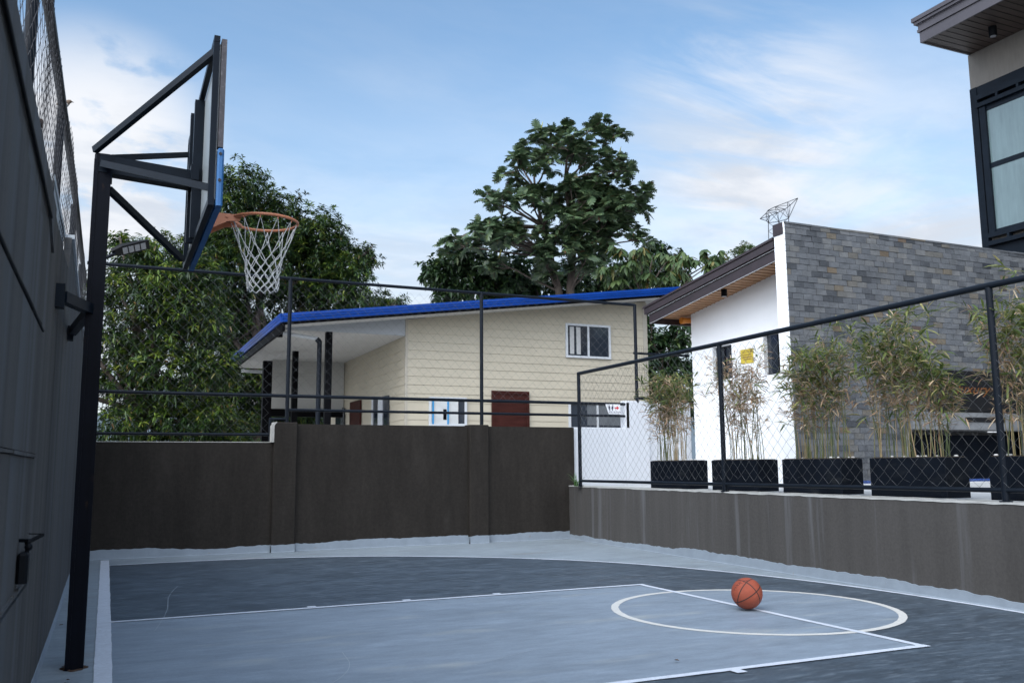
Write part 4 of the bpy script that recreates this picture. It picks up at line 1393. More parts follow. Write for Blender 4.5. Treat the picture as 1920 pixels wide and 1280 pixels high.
# ------------------------------------------------------------------ stone clad wall
SY = 3.60
WX = 8.33
t = thing('stone_wall', 'grey slate clad wall with white plastered end and bar opening', 'wall', (13, SY, 0.8))
STOP = 4.445
ox0, ox1 = 10.46, 13.1       # opening under the counter
b = MB()
b.box(WX + 0.02, ox0, SY + 0.012, SY + 0.20, 0.7, STOP)
b.box(ox1, 21, SY + 0.012, SY + 0.20, 0.7, STOP)
b.box(ox0, ox1, SY + 0.012, SY + 0.20, 1.61, STOP)
b.box(ox0, ox1, SY + 0.55, SY + 0.60, 0.7, 1.61)
b.build('core', M['grout'], t)
b = MB()
z = 0.80
row = 0
hrow = 0.0835
rg = random.Random(21)
while z < STOP - 0.02:
    x = WX + 0.012 + (row % 2) * -0.09 + rg.uniform(-.03, .02)
    while x < 20.5:
        L = rg.choice((0.17, 0.18, 0.185, 0.195))
        x0 = max(x, WX + 0.012)
        x1 = x + L - 0.006
        z1 = min(z + hrow - 0.005, STOP - 0.002)
        inside = x1 > ox0 and x0 < ox1 and z < 1.61
        if x1 > x0 + 0.01 and not inside:
            d0 = rg.uniform(0.0, 0.010)
            d = [d0 + rg.uniform(0.0, 0.009) for _ in range(4)]
            y = SY
            vs = [(x0, y - d[0], z), (x1, y - d[1], z), (x1, y - d[2], z1), (x0, y - d[3], z1),
                  (x0, y + 0.011, z), (x1, y + 0.011, z), (x1, y + 0.011, z1), (x0, y + 0.011, z1)]
            b.add(vs, [(0, 1, 2, 3), (0, 4, 5, 1), (1, 5, 6, 2), (2, 6, 7, 3), (3, 7, 4, 0)])
        x += L
    z += hrow
    row += 1
b.build('slate_cladding', M['stone'], t, fix=False)
b = MB()
z = 0.80
while z < STOP - 0.02:
    b.box(WX - 0.003 + rg.uniform(-0.006, 0.006), WX + 0.013, SY - 0.006, SY + 0.016, z, z + 0.078)
    z += hrow
b.box(WX + 0.0, WX + 0.0195, SY + 0.0165, SY + 0.205, 0.7, STOP - 0.15)
b.build('white_end', M['white_wall'], t)
MB().box(WX - 0.010, WX + 0.019, SY + 0.012, SY + 0.215, STOP - 0.148, STOP + 0.02).build('end_cap', M['fascia_brown'], t)
b = MB()
x = WX
while x < 20.5:
    L = rg.uniform(.25, .5)
    b.box(x, x + L - .004, SY - 0.014 - rg.uniform(0, .006), SY + 0.215, STOP + 0.001, STOP + 0.022 + rg.uniform(0, .006))
    x += L
b.build('coping', M['stone'], t)
# counter ledge
b = MB()
b.box(ox0 - 0.03, ox1 + 0.05, SY - 0.10, SY - 0.02, 1.615, 1.87)
cl_ = b.build('counter_ledge', material('ledge_slate', (0.15, 0.155, 0.16), 0.6, var=0.3, vscale=5, stretch=(1, 1, 2)), t)
MB().box(11.50, 12.35, SY - 0.108, SY - 0.101, 1.73, 1.80).build('shelf_slot', M['board_black'], cl_)
MB().box(ox0 + 0.1, ox1, SY + 0.30, SY + 0.45, 0.80, 1.55).build('counter_front', M['planter'], t)
# black sign board with script
t = thing('bar_sign', 'black sign board with faded orange script on the slate wall', 'sign', (11.95, SY - 0.06, 1.90))
MB().box(10.82, 13.05, SY - 0.075, SY - 0.02, 1.895, 2.50, 0.01).build('panel', M['board_black'], t)
tv, tf = text_polys("luxury", 0.34, 0.45)
MB().add([(11.72 + x * 0.80, SY - 0.080, 2.22 + y * .62) for x, y, z in tv], tf).build('lettering', M['script_orange'], t, fix=False)
# blue mosaic pool edge
t = thing('pool_edge', 'white pool kerb with a band of small blue mosaic tiles', 'pool edge', (12.0, 3.2, 0.8))
MB().box(8.6, 16, 3.00, 3.20, 0.806, 0.868, 0.008).build('kerb', M['paving'], t)
b = MB()
x = 8.6
while x < 15.9:
    for k in range(2):
        b.box(x, x + 0.018, 3.205, 3.210, 0.868 + k * 0.019, 0.886 + k * 0.019)
    x += 0.020
b.box(8.6, 16, 3.2105, 3.25, 0.806, 0.904)
b.build('mosaic_band', M['tile_blue'], t)

# ------------------------------------------------------------------ grey building at the upper right
GX, GYc = 16.0, 6.41
t = thing('grey_building', 'tall modern building with cement panel, black steel windows and broad eave', 'building', (20, 2, 0.8))
b = MB()
b.box(GX + 0.02, 24, -8, GYc, 0.8, 9.59)
b.box(GX, GX + 0.019, -8, GYc + 0.002, 8.84, 9.59)
b.build('wall', M['cement_panel'], t)
b = MB()
b.box(GX - 0.03, GX + 0.019, 6.26, GYc + 0.004, 0.8, 8.835)
b.box(GX - 0.03, GX + 0.019, -8, 6.259, 0.8, 5.44)
b.box(GX - 0.015, GX + 0.019, -8, 6.259, 8.30, 8.835)
b.build('steel_cladding', M['steel'], t)
# windows with vented head and sill
for k in range(3):
    y1 = 6.18 - k * 2.3
    y0 = y1 - 2.16
    b = MB()
    b.box(GX - 0.10, GX - 0.031, y1 - 0.13, y1, 5.70, 8.34)
    b.box(GX - 0.06, GX - 0.031, y0, y1 - 0.13, 7.03, 7.13)
    b.box(GX - 0.06, GX - 0.031, y0, y1 - 0.13, 8.24, 8.34)
    b.box(GX - 0.06, GX - 0.031, y0, y1 - 0.13, 5.70, 5.76)
    b.box(GX - 0.10, GX - 0.031, y0 - 0.10, y0, 5.70, 8.34)
    w_ = b.build('window', M['steel'], t)
    MB().box(GX - 0.045, GX - 0.032, y0 + .001, y1 - 0.131, 5.761, 7.029).build('pane', M['glass_teal'], w_)
    MB().box(GX - 0.045, GX - 0.032, y0 + .001, y1 - 0.131, 7.131, 8.239).build('pane', M['glass_teal'], w_)
    for z0, nm in ((8.345, 'head_vent'), (5.44, 'sill_vent')):
        b = MB()
        zt = z0 + 0.255
        b.box(GX - 0.14, GX - 0.031, y0 - 0.06, y1 + 0.05, z0, z0 + 0.085)
        b.box(GX - 0.14, GX - 0.031, y0 - 0.06, y1 + 0.05, zt - 0.095, zt)
        yy = y1 + 0.05
        while yy > y0 - 0.05:
            b.box(GX - 0.14, GX - 0.031, yy - 0.05, yy, z0 + 0.086, zt - 0.096)
            yy -= 0.46
        b.build(nm, M['steel'], w_)
b = MB()
GF = 14.62
b.box(GF, 25, -9, 6.37, 9.595, 9.63)
b.build('soffit', M['wood_dark'], t)
b = MB()
for i in range(60):
    y = 6.30 - i * 0.16
    b.box(GF + 0.03, GX - 0.005, y - 0.008, y, 9.588, 9.594)
b.build('soffit_groove', M['board_black'], t)
b = MB()
for d, z0, z1 in ((0.0, 9.58, 9.80), (0.03, 9.805, 9.86), (0.015, 9.865, 9.97), (0.07, 9.975, 10.03), (0.10, 10.035, 10.12)):
    b.box(GF - d - 0.04, GF - d + 0.001 * d, -9, 6.375 + d, z0, z1)
    b.box(GF - d + 0.002, 25, 6.335 + d, 6.375 + d, z0, z1)
b.box(GF, 25, -9, 6.33, 10.0, 10.1)
b.build('fascia', material('fascia_grey', (0.060, 0.054, 0.062), 0.45, var=0.15, vscale=2), t)
b = MB().tube([(15.35, 5.33, 9.59), (15.35, 5.33, 9.40)], 0.075, 16)
dl = b.build('downlight', M['black_plastic'], t)
MB().tube([(15.35, 5.33, 9.3995), (15.35, 5.33, 9.395)], 0.055, 16).build('lens', M['led'], dl)

# ------------------------------------------------------------------ wire sculpture / lattice mast behind the white building
b = MB()
Y9 = 9.0
tipL, tipR = Vector((12.49, Y9, 6.36)), Vector((13.48, Y9 - .1, 6.91))
lowa, lowb = Vector((12.80, Y9 + .1, 6.33)), Vector((13.19, Y9 - .1, 6.42))
arcp = [tipL, Vector((12.66, Y9, 6.50)), Vector((12.85, Y9 + .15, 6.63)), Vector((13.05, Y9 + .15, 6.73)), Vector((13.27, Y9, 6.82)), tipR]
midp = [tipL, Vector((12.68, Y9 - .1, 6.42)), Vector((12.86, Y9 - .15, 6.50)), Vector((13.02, Y9 - .2, 6.58)), Vector((13.24, Y9 - .12, 6.72)), tipR]
botp = [tipL, Vector((12.66, Y9, 6.335)), lowa, Vector((13.0, Y9, 6.35)), lowb, tipR]
for L in (arcp, midp, botp):
    b.tube(L, 0.008, 5)
for k in range(1, 5):
    for P, Q in ((arcp, midp), (midp, botp), (arcp, botp)):
        b.tube([P[k], Q[k]], 0.006, 4)
        b.tube([P[k], Q[k + 1]], 0.005, 4)
        b.tube([P[k - 1], Q[k]], 0.005, 4)
legs = [((12.80, Y9 + .1, 6.33), (12.70, Y9 + .2, 4.6)), ((13.0, Y9, 6.35), (13.0, Y9 - .2, 4.6)), ((13.19, Y9 - .1, 6.42), (13.28, Y9 + .2, 4.6))]
for p, q in legs:
    b.tube([p, (q[0], q[1], 0.46)], 0.009, 5)
for k in range(9):
    f0, f1 = k / 9, (k + 1) / 9
    for (p, q), (p2, q2) in ((legs[0], legs[1]), (legs[1], legs[2]), (legs[2], legs[0])):
        A = Vector(p).lerp(Vector(q), f0)
        B = Vector(p2).lerp(Vector(q2), f1)
        b.tube([A, B], 0.005, 4)
tag(b.build('wire_sculpture', M['wire_dark'], origin=(13, Y9, 0.46)), 'thin steel wire lattice mast with pointed wing shape above the roof', 'sculpture')

# ------------------------------------------------------------------ foliage helpers
rng = np.random.default_rng(11)


def frames(n, up_bias, rg_):
    d = rg_.normal(size=(n, 3))
    d[:, 2] += up_bias
    d /= np.linalg.norm(d, axis=1)[:, None]
    return d


def leaves(base, direc, L, W, droop, rg_, fold=0.25):
    """lance shaped leaves: 6 verts, 4 quads as 2 bent halves. base (n,3), direc (n,3) unit"""
    n = len(base)
    L = L * rg_.uniform(0.7, 1.25, n)[:, None]
    W = W * rg_.uniform(0.8, 1.2, n)[:, None]
    up_ = np.tile(np.array([0, 0, 1.0]), (n, 1)) + rg_.normal(0, 0.35, (n, 3))
    side = np.cross(direc, up_)
    side /= np.linalg.norm(side, axis=1)[:, None] + 1e-6
    nor = np.cross(side, direc)
    g_ = np.array([0, 0, -1.0])
    p0 = base
    p1 = base + direc * L * 0.38 + g_ * L * droop * 0.10
    p2 = base + direc * L * 0.72 + g_ * L * droop * 0.38
    p3 = base + direc * L * 0.98 + g_ * L * droop * 0.75
    V = np.stack([p0, p1 + side * W / 2 + nor * W * fold, p1 - side * W / 2 + nor * W * fold, p1,
                  p2 + side * W * .42 + nor * W * fold * .8, p2 - side * W * .42 + nor * W * fold * .8, p2, p3], 1)
    F = np.array([(0, 3, 1, 1), (0, 2, 3, 3), (3, 6, 4, 1), (2, 5, 6, 3), (6, 7, 4, 4), (5, 7, 6, 6)])
    T = np.array([(0, 3, 1), (0, 2, 3), (3, 6, 4), (3, 4, 1), (2, 5, 6), (2, 6, 3), (6, 7, 4), (5, 7, 6)])
    idx = (np.arange(n)[:, None, None] * 8 + T[None]).reshape(-1, 3)
    return V.reshape(-1, 3), idx


def merge(parts):
    V, F, b_ = [], [], 0
    for v, f in parts:
        V.append(v)
        F.append(f + b_)
        b_ += len(v)
    return np.concatenate(V), np.concatenate(F)


def blob_points(blobs, dens, rg_, depth=1.3, shell=0.55, yj=0.6):
    """cluster centres in the outer shell of every lobe; lobes are jittered in depth"""
    P, Nn = [], []
    for x, y, z, r in blobs:
        n = max(4, int(dens * r * r))
        d = rg_.normal(size=(n, 3))
        d /= np.linalg.norm(d, axis=1)[:, None]
        rad = rg_.uniform(shell, 1.08, n) * r * (1 + 0.18 * np.sin(d[:, 0] * 5 + x) * np.cos(d[:, 2] * 4 + z))
        c_ = np.array([x, y + rg_.uniform(-yj, yj), z])
        P.append(c_ + d * rad[:, None] * np.array([1, depth, 1]))
        Nn.append(d)
    return np.concatenate(P), np.concatenate(Nn)


def rosettes(P, Nn, per, L, W, droop, rg_, out=0.8, upb=0.5):
    n = len(P)
    axis = Nn * out + np.array([0, 0, upb]) + rg_.normal(0, 0.25, (n, 3))
    axis /= np.linalg.norm(axis, axis=1)[:, None]
    B = np.repeat(P, per, 0)
    A = np.repeat(axis, per, 0)
    m_ = len(B)
    rr_ = rg_.normal(size=(m_, 3))
    rr_ -= A * (rr_ * A).sum(1)[:, None]
    rr_ /= np.linalg.norm(rr_, axis=1)[:, None]
    d = rr_ + A * rg_.uniform(-0.1, 0.9, m_)[:, None]
    d /= np.linalg.norm(d, axis=1)[:, None]
    B = B + A * rg_.uniform(-0.08, 0.04, m_)[:, None]
    return leaves(B, d, L, W, droop, rg_)


def limb(b, p, q, r0, r1, rg_, bend=0.15, n=7):
    p, q = Vector(p), Vector(q)
    L = (q - p).length
    a = Vector((rg_.uniform(-1, 1), rg_.uniform(-1, 1), rg_.uniform(-.3, .6))) * L * bend
    pts, rs = [], []
    for i in range(n):
        s_ = i / (n - 1)
        w_ = Vector((rg_.uniform(-1, 1), rg_.uniform(-1, 1), rg_.uniform(-1, 1))) * L * 0.012
        pts.append(p.lerp(q, s_) + a * (4 * s_ * (1 - s_)) * 0.5 + (w_ if 0 < i < n - 1 else Vector()))
        rs.append(r0 + (r1 - r0) * s_)
    b.tube(pts, rs, 7)
    return pts


def leafy_tree(name, label, blobs, trunk, m, dens, per, L, W, droop, seed, group=None, shell=0.5, yj=0.6, depth=1.2, bright=None, sprays=0):
    rg_ = np.random.default_rng(seed)
    pr = random.Random(seed)
    t = thing(name, label, 'tree', (trunk[0], trunk[1], 0.45), group)
    b = MB()
    fork = Vector((trunk[0], trunk[1], trunk[2]))
    limb(b, (trunk[0], trunk[1], 0.4), fork, trunk[3], trunk[3] * .75, pr, 0.05)
    b.build('trunk', M['bark'], t)
    b = MB()
    for x, y, z, r in blobs:
        pts = limb(b, fork, (x, y, z), trunk[3] * .42, 0.02, pr, 0.18, 9)
        for _ in range(5):
            s_ = Vector(pts[pr.randint(4, 8)])
            d = Vector((pr.uniform(-1, 1), pr.uniform(-1, 1), pr.uniform(-.3, 1))).normalized()
            limb(b, s_, s_ + d * r * 0.9, 0.02, 0.006, pr, 0.2, 5)
    b.build('branches', M['bark'], t)
    P, Nn = blob_points(blobs, dens, rg_, depth, shell, yj)
    if sprays:       # stray shoots that break the outline
        k = rg_.integers(0, len(P), sprays)
        P = np.concatenate([P, P[k] + Nn[k] * rg_.uniform(0.12, 0.38, sprays)[:, None]])
        Nn = np.concatenate([Nn, Nn[k]])
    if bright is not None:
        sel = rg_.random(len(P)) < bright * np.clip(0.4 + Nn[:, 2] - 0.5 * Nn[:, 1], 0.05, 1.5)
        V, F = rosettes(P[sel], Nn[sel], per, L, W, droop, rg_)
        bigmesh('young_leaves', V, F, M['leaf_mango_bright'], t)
        P, Nn = P[~sel], Nn[~sel]
    V, F = rosettes(P, Nn, per, L, W, droop, rg_)
    bigmesh('crown', V, F, m, t)
    return t


# ------------------------------------------------------------------ trees
mango_back = [(2.9, 19, 8.83, 0.91), (4.07, 19, 8.2, 1.05), (5.28, 19, 7.86, 0.99), (6.15, 19, 7.16, 0.85), (6.80, 19, 7.6, 0.30), (6.85, 19, 7.23, 0.30), (4.55, 19, 6.86, 1.35), (2.96, 19, 7.02, 1.32), (5.78, 19, 6.19, 1.22), (7.04, 19, 5.81, 0.78), (7.76, 19, 6.02, 0.44), (2.18, 19, 7.24, 0.72), (1.32, 19, 6.72, 0.78), (2.04, 19, 5.62, 1.29), (3.3, 19, 5.11, 1.16), (3.35, 19, 3.51, 0.87), (3.8, 19, 2.65, 0.72), (2.39, 19, 3.34, 0.99), (2.36, 19, 8.16, 0.44), (4.7, 19, 2.4, 0.8), (5.5, 19, 2.2, 0.7), (2.6, 19, 2.2, 0.8)]
mango_back = [(x, y + 1.0, z, r) for x, y, z, r in mango_back]
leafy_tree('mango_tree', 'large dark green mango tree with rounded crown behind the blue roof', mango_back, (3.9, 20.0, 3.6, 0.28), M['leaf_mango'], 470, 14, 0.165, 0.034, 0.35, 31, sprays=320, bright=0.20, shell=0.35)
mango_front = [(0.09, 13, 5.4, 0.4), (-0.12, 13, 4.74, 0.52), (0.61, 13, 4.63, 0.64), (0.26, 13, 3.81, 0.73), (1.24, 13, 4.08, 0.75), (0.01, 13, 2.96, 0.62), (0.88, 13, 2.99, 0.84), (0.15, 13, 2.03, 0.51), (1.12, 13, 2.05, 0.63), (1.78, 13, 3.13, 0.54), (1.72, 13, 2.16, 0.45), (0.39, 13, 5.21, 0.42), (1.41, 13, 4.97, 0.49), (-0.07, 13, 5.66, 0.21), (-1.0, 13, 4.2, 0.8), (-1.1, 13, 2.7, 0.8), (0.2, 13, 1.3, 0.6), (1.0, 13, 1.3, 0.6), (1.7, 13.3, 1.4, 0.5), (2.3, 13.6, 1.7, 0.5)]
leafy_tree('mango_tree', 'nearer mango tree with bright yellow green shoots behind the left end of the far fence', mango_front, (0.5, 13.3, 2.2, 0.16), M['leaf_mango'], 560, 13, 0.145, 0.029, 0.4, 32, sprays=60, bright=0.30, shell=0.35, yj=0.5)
dense = [(10.33, 24, 8.04, 0.61), (11.25, 24, 8.62, 0.78), (12.2, 24, 8.4, 0.89), (11.05, 24, 7.41, 0.77), (13.17, 24, 8.08, 0.89), (14.27, 24, 7.96, 0.91), (15.62, 24, 7.86, 0.92), (17.04, 24, 8.18, 0.83), (18.49, 24, 8.29, 0.95), (12.73, 24, 7.44, 0.79), (19.01, 24, 8.98, 0.75), (20.02, 24, 8.85, 0.76), (19.67, 24, 9.7, 0.43)]
leafy_tree('bushy_tree', 'dense dark small leaved trees massed below the breadfruit tree', dense, (14.5, 24.5, 6.0, 0.25), M['leaf_dense'], 190, 9, 0.26, 0.10, 0.5, 33, sprays=120, shell=0.3)
between = [(13.63, 15, 4.53, 0.59), (14.24, 15, 4.26, 0.67), (13.85, 15, 3.34, 0.74), (14.66, 15, 3.67, 0.6), (13.56, 15, 5.13, 0.37), (14.44, 15, 4.87, 0.45), (14.71, 15, 2.77, 0.6), (13.39, 15, 2.74, 0.59), (13.0, 15.2, 3.9, 0.5)]
leafy_tree('bushy_tree', 'dark leafy tree filling the gap between cream house and white building', between, (14.0, 15.2, 2.2, 0.12), M['leaf_dense'], 330, 8, 0.17, 0.07, 0.5, 34, sprays=30, shell=0.35, yj=0.4)
small = [(19.12, 18, 8.05, 0.43), (19.7, 18, 8.45, 0.33), (18.55, 18, 7.7, 0.36), (20.02, 18, 8.0, 0.46)]
leafy_tree('feathery_tree', 'feathery light green tree top just above the brown roof', small, (19.4, 18.2, 6.6, 0.1), M['leaf_droop'], 420, 8, 0.14, 0.035, 0.3, 35, shell=0.3, yj=0.3)

# breadfruit tree: terminal rosettes of large lobed leaves on an open frame of limbs
bf = [(14.47, 13.31), (13.72, 13.05), (15.23, 13.17), (13.09, 12.61), (16.0, 13.0), (16.59, 12.42), (12.57, 12.05), (12.02, 11.4), (12.87, 11.38), (13.92, 12.04), (14.77, 11.87), (15.63, 11.55), (16.41, 11.69), (11.7, 10.6), (11.3, 10.23), (13.79, 10.86), (14.97, 11.01), (14.31, 10.35), (10.97, 9.77), (11.36, 9.44), (10.68, 9.01), (10.02, 8.67), (10.49, 8.44), (11.65, 8.83), (12.54, 9.2), (13.26, 9.84), (14.08, 9.27), (15.04, 9.66), (15.82, 10.13), (16.72, 10.69), (17.3, 11.1), (17.68, 10.8), (17.04, 10.07), (15.58, 9.32), (16.69, 9.63), (14.6, 8.65), (12.84, 8.39), (11.84, 8.11), (13.65, 8.09), (15.12, 8.22), (16.11, 8.69), (17.01, 9.07), (11.16, 8.32), (12.25, 9.82), (13.35, 8.81), (16.05, 10.75), (13.61, 12.39), (15.32, 12.44), (15.39, 10.47), (12.05, 9.33)]


def lobed_leaves(base, direc, L, rg_, droop=0.6):
    """big pinnately lobed leaf as a strip of paired finger lobes"""
    V, F = [], []
    bi = 0
    for p, d in zip(base, direc):
        l_ = L * rg_.uniform(0.7, 1.2)
        upv = np.array([0, 0, 1.0]) + rg_.normal(0, 0.4, 3)
        s_ = np.cross(d, upv)
        s_ /= np.linalg.norm(s_) + 1e-6
        nn_ = np.cross(s_, d)
        dr = droop * rg_.uniform(0.5, 1.5)

        def at(u, v):
            return p + d * l_ * u + s_ * l_ * v + np.array([0, 0, -1.0]) * l_ * dr * u * u * 0.75 - nn_ * abs(v) * l_ * 0.25
        spine = [0.06, 0.24, 0.42, 0.60, 0.78]
        wid = [0.22, 0.36, 0.38, 0.31, 0.18]
        for sgn in (1, -1):
            for u, w_ in zip(spine, wid):
                q = [at(u - 0.06, 0), at(u + 0.13, 0), at(u + 0.17, sgn * w_ * 0.50), at(u + 0.20, sgn * w_ * 0.80), at(u + 0.17, sgn * w_), at(u + 0.04, sgn * w_ * 0.78), at(u - 0.01, sgn * w_ * 0.45)]
                V += q
                F += [(bi, bi + 1, bi + 2), (bi, bi + 2, bi + 6), (bi + 6, bi + 2, bi + 3), (bi + 6, bi + 3, bi + 5), (bi + 5, bi + 3, bi + 4)]
                bi += 7
        q = [at(0.80, 0.06), at(0.80, -0.06), at(1.0, 0)]
        V += q
        F += [(bi, bi + 1, bi + 2)]
        bi += 3
        q = [at(0.0, 0.012), at(0.0, -0.012), at(0.9, 0.03), at(0.9, -0.03)]
        V += q
        F += [(bi, bi + 1, bi + 3), (bi, bi + 3, bi + 2)]
        bi += 4
    return np.array(V), np.array(F)


t = thing('breadfruit_tree', 'tall breadfruit tree with big lobed leaves standing against the sky', 'tree', (14.3, 21.2, 0.45))
pr = random.Random(5)
rg_ = np.random.default_rng(5)
b = MB()
stem1 = [(14.5, 21.2, 0.4), (14.40, 21.2, 5), (14.28, 21.1, 7.1), (14.38, 21, 8.6), (14.30, 21, 9.6), (14.12, 21, 11.0), (14.2, 21, 12.1)]
stem2 = [(14.2, 21.4, 0.4), (14.1, 21.4, 5.0), (13.95, 21.3, 7.1), (13.60, 21.2, 8.3), (13.25, 21.1, 9.3), (12.9, 21, 10.6)]
b.tube(stem1, [.22, .17, .14, .12, .10, .07, .03], 10)
b.tube(stem2, [.20, .15, .13, .10, .07, .03], 10)
b.build('trunk', M['bark'], t)
b = MB()
P, D, TIPS = [], [], []
anchors = [Vector(p) for p in stem1[2:] + stem2[2:]]
bf += [(16.9, 10.9), (16.5, 11.3), (16.8, 10.3), (17.2, 10.5), (16.3, 10.2), (12.3, 8.9), (13.1, 8.0), (14.3, 8.0), (15.5, 8.6), (11.2, 8.9), (13.6, 7.7), (14.6, 7.7), (14.0, 8.4), (14.9, 8.1), (11.9, 9.0), (12.6, 10.6), (15.9, 9.6), (15.2, 12.9), (14.1, 12.9)]
bf = [(14.0 + (x - 14.0) * (0.98 if x < 14 else 0.90), z - 0.22 * max(0, min(1, (z - 8.5) / 2))) for x, z in bf]
for x, z in list(bf):
    if pr.random() < 0.5:
        k = pr.uniform(0.45, 0.8)
        bf.append((14.1 + (x - 14.1) * k, z * k + (1 - k) * (8.6 + pr.uniform(0, 3.2))))
for x, z in bf:
    y = 21 + pr.uniform(-1.3, 1.3)
    e = Vector((x, y, z))
    cands = sorted(anchors, key=lambda a: (a - e).length + 1.2 * max(0, a.z - e.z + 0.3))
    a = cands[0]
    limb(b, a, e, 0.045, 0.018, pr, 0.16, 7)
    for k in range(4):     # short side twigs each end in a rosette
        e2 = e + Vector((pr.uniform(-.42, .42), pr.uniform(-.6, .6), pr.uniform(-.30, .30))) if k else e
        if k:
            b.tube([a.lerp(e, 0.8), e2], [0.02, 0.012], 5)
        n = 10
        TIPS.append(e2)
        dd = rg_.normal(size=(n, 3))
        dd[:, 2] = np.abs(dd[:, 2]) * 0.5 + rg_.uniform(-0.35, 0.5, n)
        dd /= np.linalg.norm(dd, axis=1)[:, None]
        P.append(np.tile(np.array(e2), (n, 1)) + dd * 0.05)
        D.append(dd)
b.build('branches', M['bark'], t)
V, F = lobed_leaves(np.concatenate(P), np.concatenate(D), 0.41, rg_)
bigmesh('crown', V, F, M['leaf_breadfruit'], t)
b = MB()
for i in (5, 20, 22, 61, 115, 132, 150, 190):
    e = TIPS[i]
    MB().tube([e, e + Vector((.05, -.1, 0.20)), e + Vector((.08, -.14, 0.40))], [0.022, 0.026, 0.006], 6).build('flower_spike', M['spike_yellow'], t)

# drooping tree at the right of it
dr_ = [(13.6, 7.39), (13.96, 7.01), (14.36, 7.46), (14.83, 7.17), (15.23, 7.54), (15.61, 7.15), (16.02, 7.61), (16.52, 7.45), (17.04, 7.62), (17.35, 7.52), (14.52, 6.73), (15.3, 6.79), (16.2, 6.94), (16.71, 7.16), (13.76, 6.58), (13.4, 6.97), (15.69, 6.73)]
t = thing('drooping_tree', 'light green tree with hanging oval leaves over the right end of the blue roof', 'tree', (15.2, 17.6, 0.45))
b = MB()
b.tube([(15.2, 17.6, 0.4), (15.1, 17.5, 4), (14.9, 17.4, 6.0)], [.14, .11, .08], 9)
b.build('trunk', M['bark'], t)
b = MB()
P = []
for x, z in dr_:
    e = Vector((x, 17 + pr.uniform(-.5, .5), z + 0.12))
    limb(b, (14.9, 17.4, 6.0), e, 0.045, 0.012, pr, 0.14, 8)
    for k in range(5):
        P.append(e + Vector((pr.uniform(-.26, .26), pr.uniform(-.3, .3), pr.uniform(-.12, .12))))
b.build('branches', M['bark'], t)
P = np.array([tuple(p) for p in P])
per = 13
B = np.repeat(P, per, 0)
d = rg_.normal(size=(len(B), 3)) * np.array([0.8, 0.8, 0.25]) + np.array([0, 0, -0.45])
d /= np.linalg.norm(d, axis=1)[:, None]
V, F = leaves(B, d, 0.27, 0.11, 0.8, rg_, fold=-0.12)
bigmesh('crown', V, F, M['leaf_droop'], t)

# ------------------------------------------------------------------ planters with bamboo
PX0, PX1 = 6.75, 7.05
plants = [
    # y0, y1, clumps [(y fraction range), n culms, height], green share, labels
    (3.80, 4.70, [(0.30, 0.95, 30, 1.18)], 0.42, 'black box planter farthest along the retaining wall, nearest the white wall', 'bushy half dry bamboo in the farthest planter, before the white wall'),
    (2.45, 3.32, [(0.12, 0.85, 24, 1.22)], 0.06, 'black box planter just beyond the middle fence post', 'thin straw brown bamboo in front of the white building windows'),
    (1.16, 2.04, [(0.06, 0.94, 36, 1.26)], 0.50, 'black box planter below the left edge of the slate wall', 'bamboo with green tops before the left edge of the slate wall'),
    (-0.10, 0.78, [(0.45, 1.0, 28, 1.42), (0.04, 0.36, 13, 0.98)], 0.56, 'black box planter below the black bar sign', 'bamboo of one tall and one short clump before the bar sign'),
    (-1.42, -0.53, [(0.15, 0.95, 28, 1.48)], 0.52, 'black box planter behind the nearest fence post at the right edge', 'tall bamboo at the right edge behind the nearest fence post'),
]
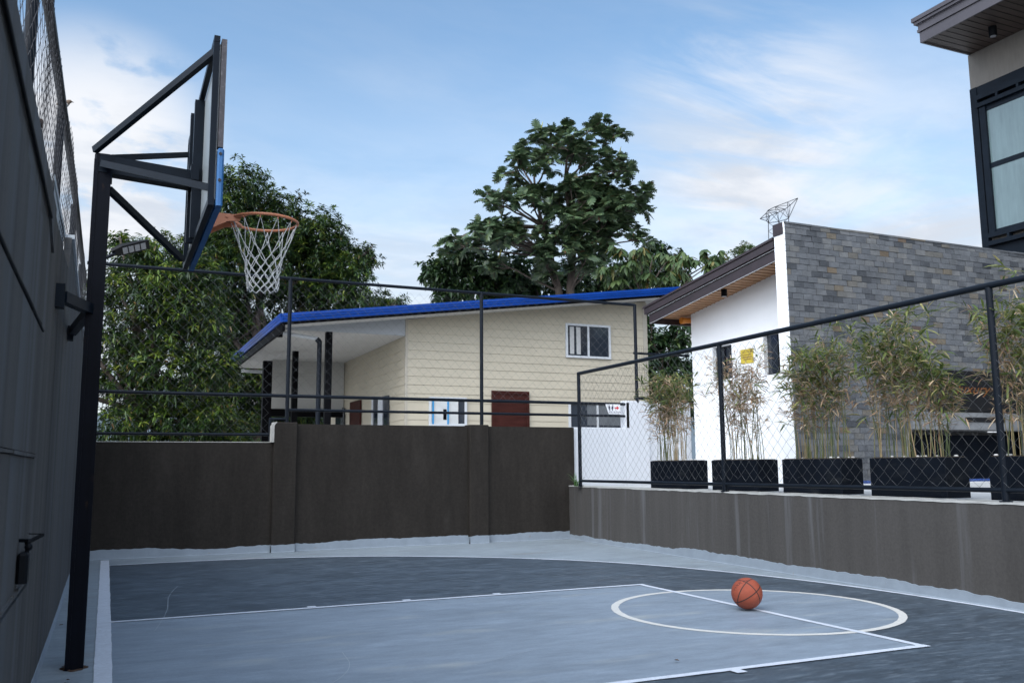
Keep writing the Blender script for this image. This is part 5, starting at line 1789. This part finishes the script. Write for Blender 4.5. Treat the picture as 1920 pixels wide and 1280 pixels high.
for pi, (y0, y1, clumps, green, lab_p, lab_b) in enumerate(plants):
    yc = (y0 + y1) / 2
    t = thing('planter', lab_p, 'planter', ((PX0 + PX1) / 2, yc, 0.822), 'black box planters along the right fence')
    b = MB()
    b.box(PX0, PX1, y0, y1, 0.822, 1.185, 0.006)
    b.box(PX0 - 0.004, PX0 - 0.0005, y0 + 0.03, y1 - 0.03, 0.83, 0.84)
    b.build('box', M['planter'], t)
    b = MB()
    b.box(PX0 + 0.02, PX1 - 0.02, y0 + 0.02, y1 - 0.02, 1.1855, 1.192)
    b.build('soil', M['soil'], t)
    pr = random.Random(50 + pi)
    for _ in range(9):
        MB().ball((pr.uniform(PX0 + .03, PX1 - .04), pr.uniform(y0 + .04, y1 - .04), 1.197), (pr.uniform(.012, .024), pr.uniform(.012, .024), .011), 8, 5).build('pebble', M['pebble'], t)
    rg_ = np.random.default_rng(60 + pi)
    tb = thing('bamboo_plant', lab_b, 'bamboo', ((PX0 + PX1) / 2, yc, 1.19), 'bamboo plants in the box planters')
    bc = MB()
    GB, GD, DB, DD = [], [], [], []
    for f0, f1, ncul, ht in clumps:
        for k in range(ncul):
            fy = pr.uniform(f0, f1)
            p0 = Vector((pr.uniform(PX0 + .06, PX1 - .06), y0 + (y1 - y0) * fy, 1.185))
            h = ht * pr.uniform(0.72, 1.02) * (1.12 if pr.random() < 0.08 else 1)
            lean = Vector((pr.gauss(0, .14), pr.gauss(0, .17), 0))
            pts, rs = [], []
            cr_ = pr.uniform(0.0030, 0.0056)
            for q in range(9):
                s_ = q / 8
                jz = Vector((pr.uniform(-.006, .006), pr.uniform(-.006, .006), 0))
                pts.append(p0 + Vector((0, 0, h * s_ * (1 - 0.06 * s_))) + lean * (s_ ** 1.8) * h + jz)
                rs.append(cr_ * (1 - 0.8 * s_) + 0.0008)
            bc.tube(pts, rs, 5)
            # side twigs with leaf fans at the upper nodes
            for q in range(3 if pr.random() < .7 else 2, 9):
                s_ = q / 8
                nt = 3 if q > 4 else 2
                for _ in range(nt):
                    if pr.random() < 0.12:
                        continue
                    a = pr.uniform(0, 6.28)
                    tl = pr.uniform(0.05, 0.27) * (1.15 - 0.4 * s_)
                    dirt = Vector((math.cos(a), math.sin(a), pr.uniform(0.2, 1.0))).normalized()
                    e = pts[q] + dirt * tl
                    bc.tube([pts[q], e], [0.0018, 0.0010], 4)
                    isg = pr.random() < green * (0.08 + 2.6 * max(0, s_ - 0.42))
                    nl = pr.randint(3, 6) if q > 3 else pr.randint(2, 4)
                    for _l in range(nl):
                        d = dirt * 0.9 + Vector((pr.gauss(0, .55), pr.gauss(0, .55), pr.gauss(-.15, .45)))
                        d.normalize()
                        bp_ = pts[q].lerp(e, pr.uniform(0.4, 1.0))
                        (GB if isg else DB).append(tuple(bp_))
                        (GD if isg else DD).append(tuple(d))
    bc.build('culms', M['culm'], tb, fix=False)
    if GB:
        V, F = leaves(np.array(GB), np.array(GD), 0.150, 0.0185, 0.30, rg_)
        bigmesh('green_leaves', V, F, M['leaf_bamboo'], tb)
    V, F = leaves(np.array(DB), np.array(DD), 0.110, 0.0120, 0.30, rg_)
    bigmesh('dry_leaves', V, F, M['leaf_dry'], tb)

# distant hill and far house glimpsed between the trees
vs, fs = [], []
n = 60
for i in range(n + 1):
    x = -150 + 5.5 * i
    h = 12 + 5 * math.sin(i * 0.25) + 2 * math.sin(i * 0.9)
    vs += [(x, 180, 0), (x, 200, h), (x, 230, 0)]
for i in range(n):
    fs += [(3 * i, 3 * i + 3, 3 * i + 4, 3 * i + 1), (3 * i + 1, 3 * i + 4, 3 * i + 5, 3 * i + 2)]
tag(MB().add(vs, fs).build('hills', M['distant_hill'], origin=(0, 200, 0)), kind='structure')
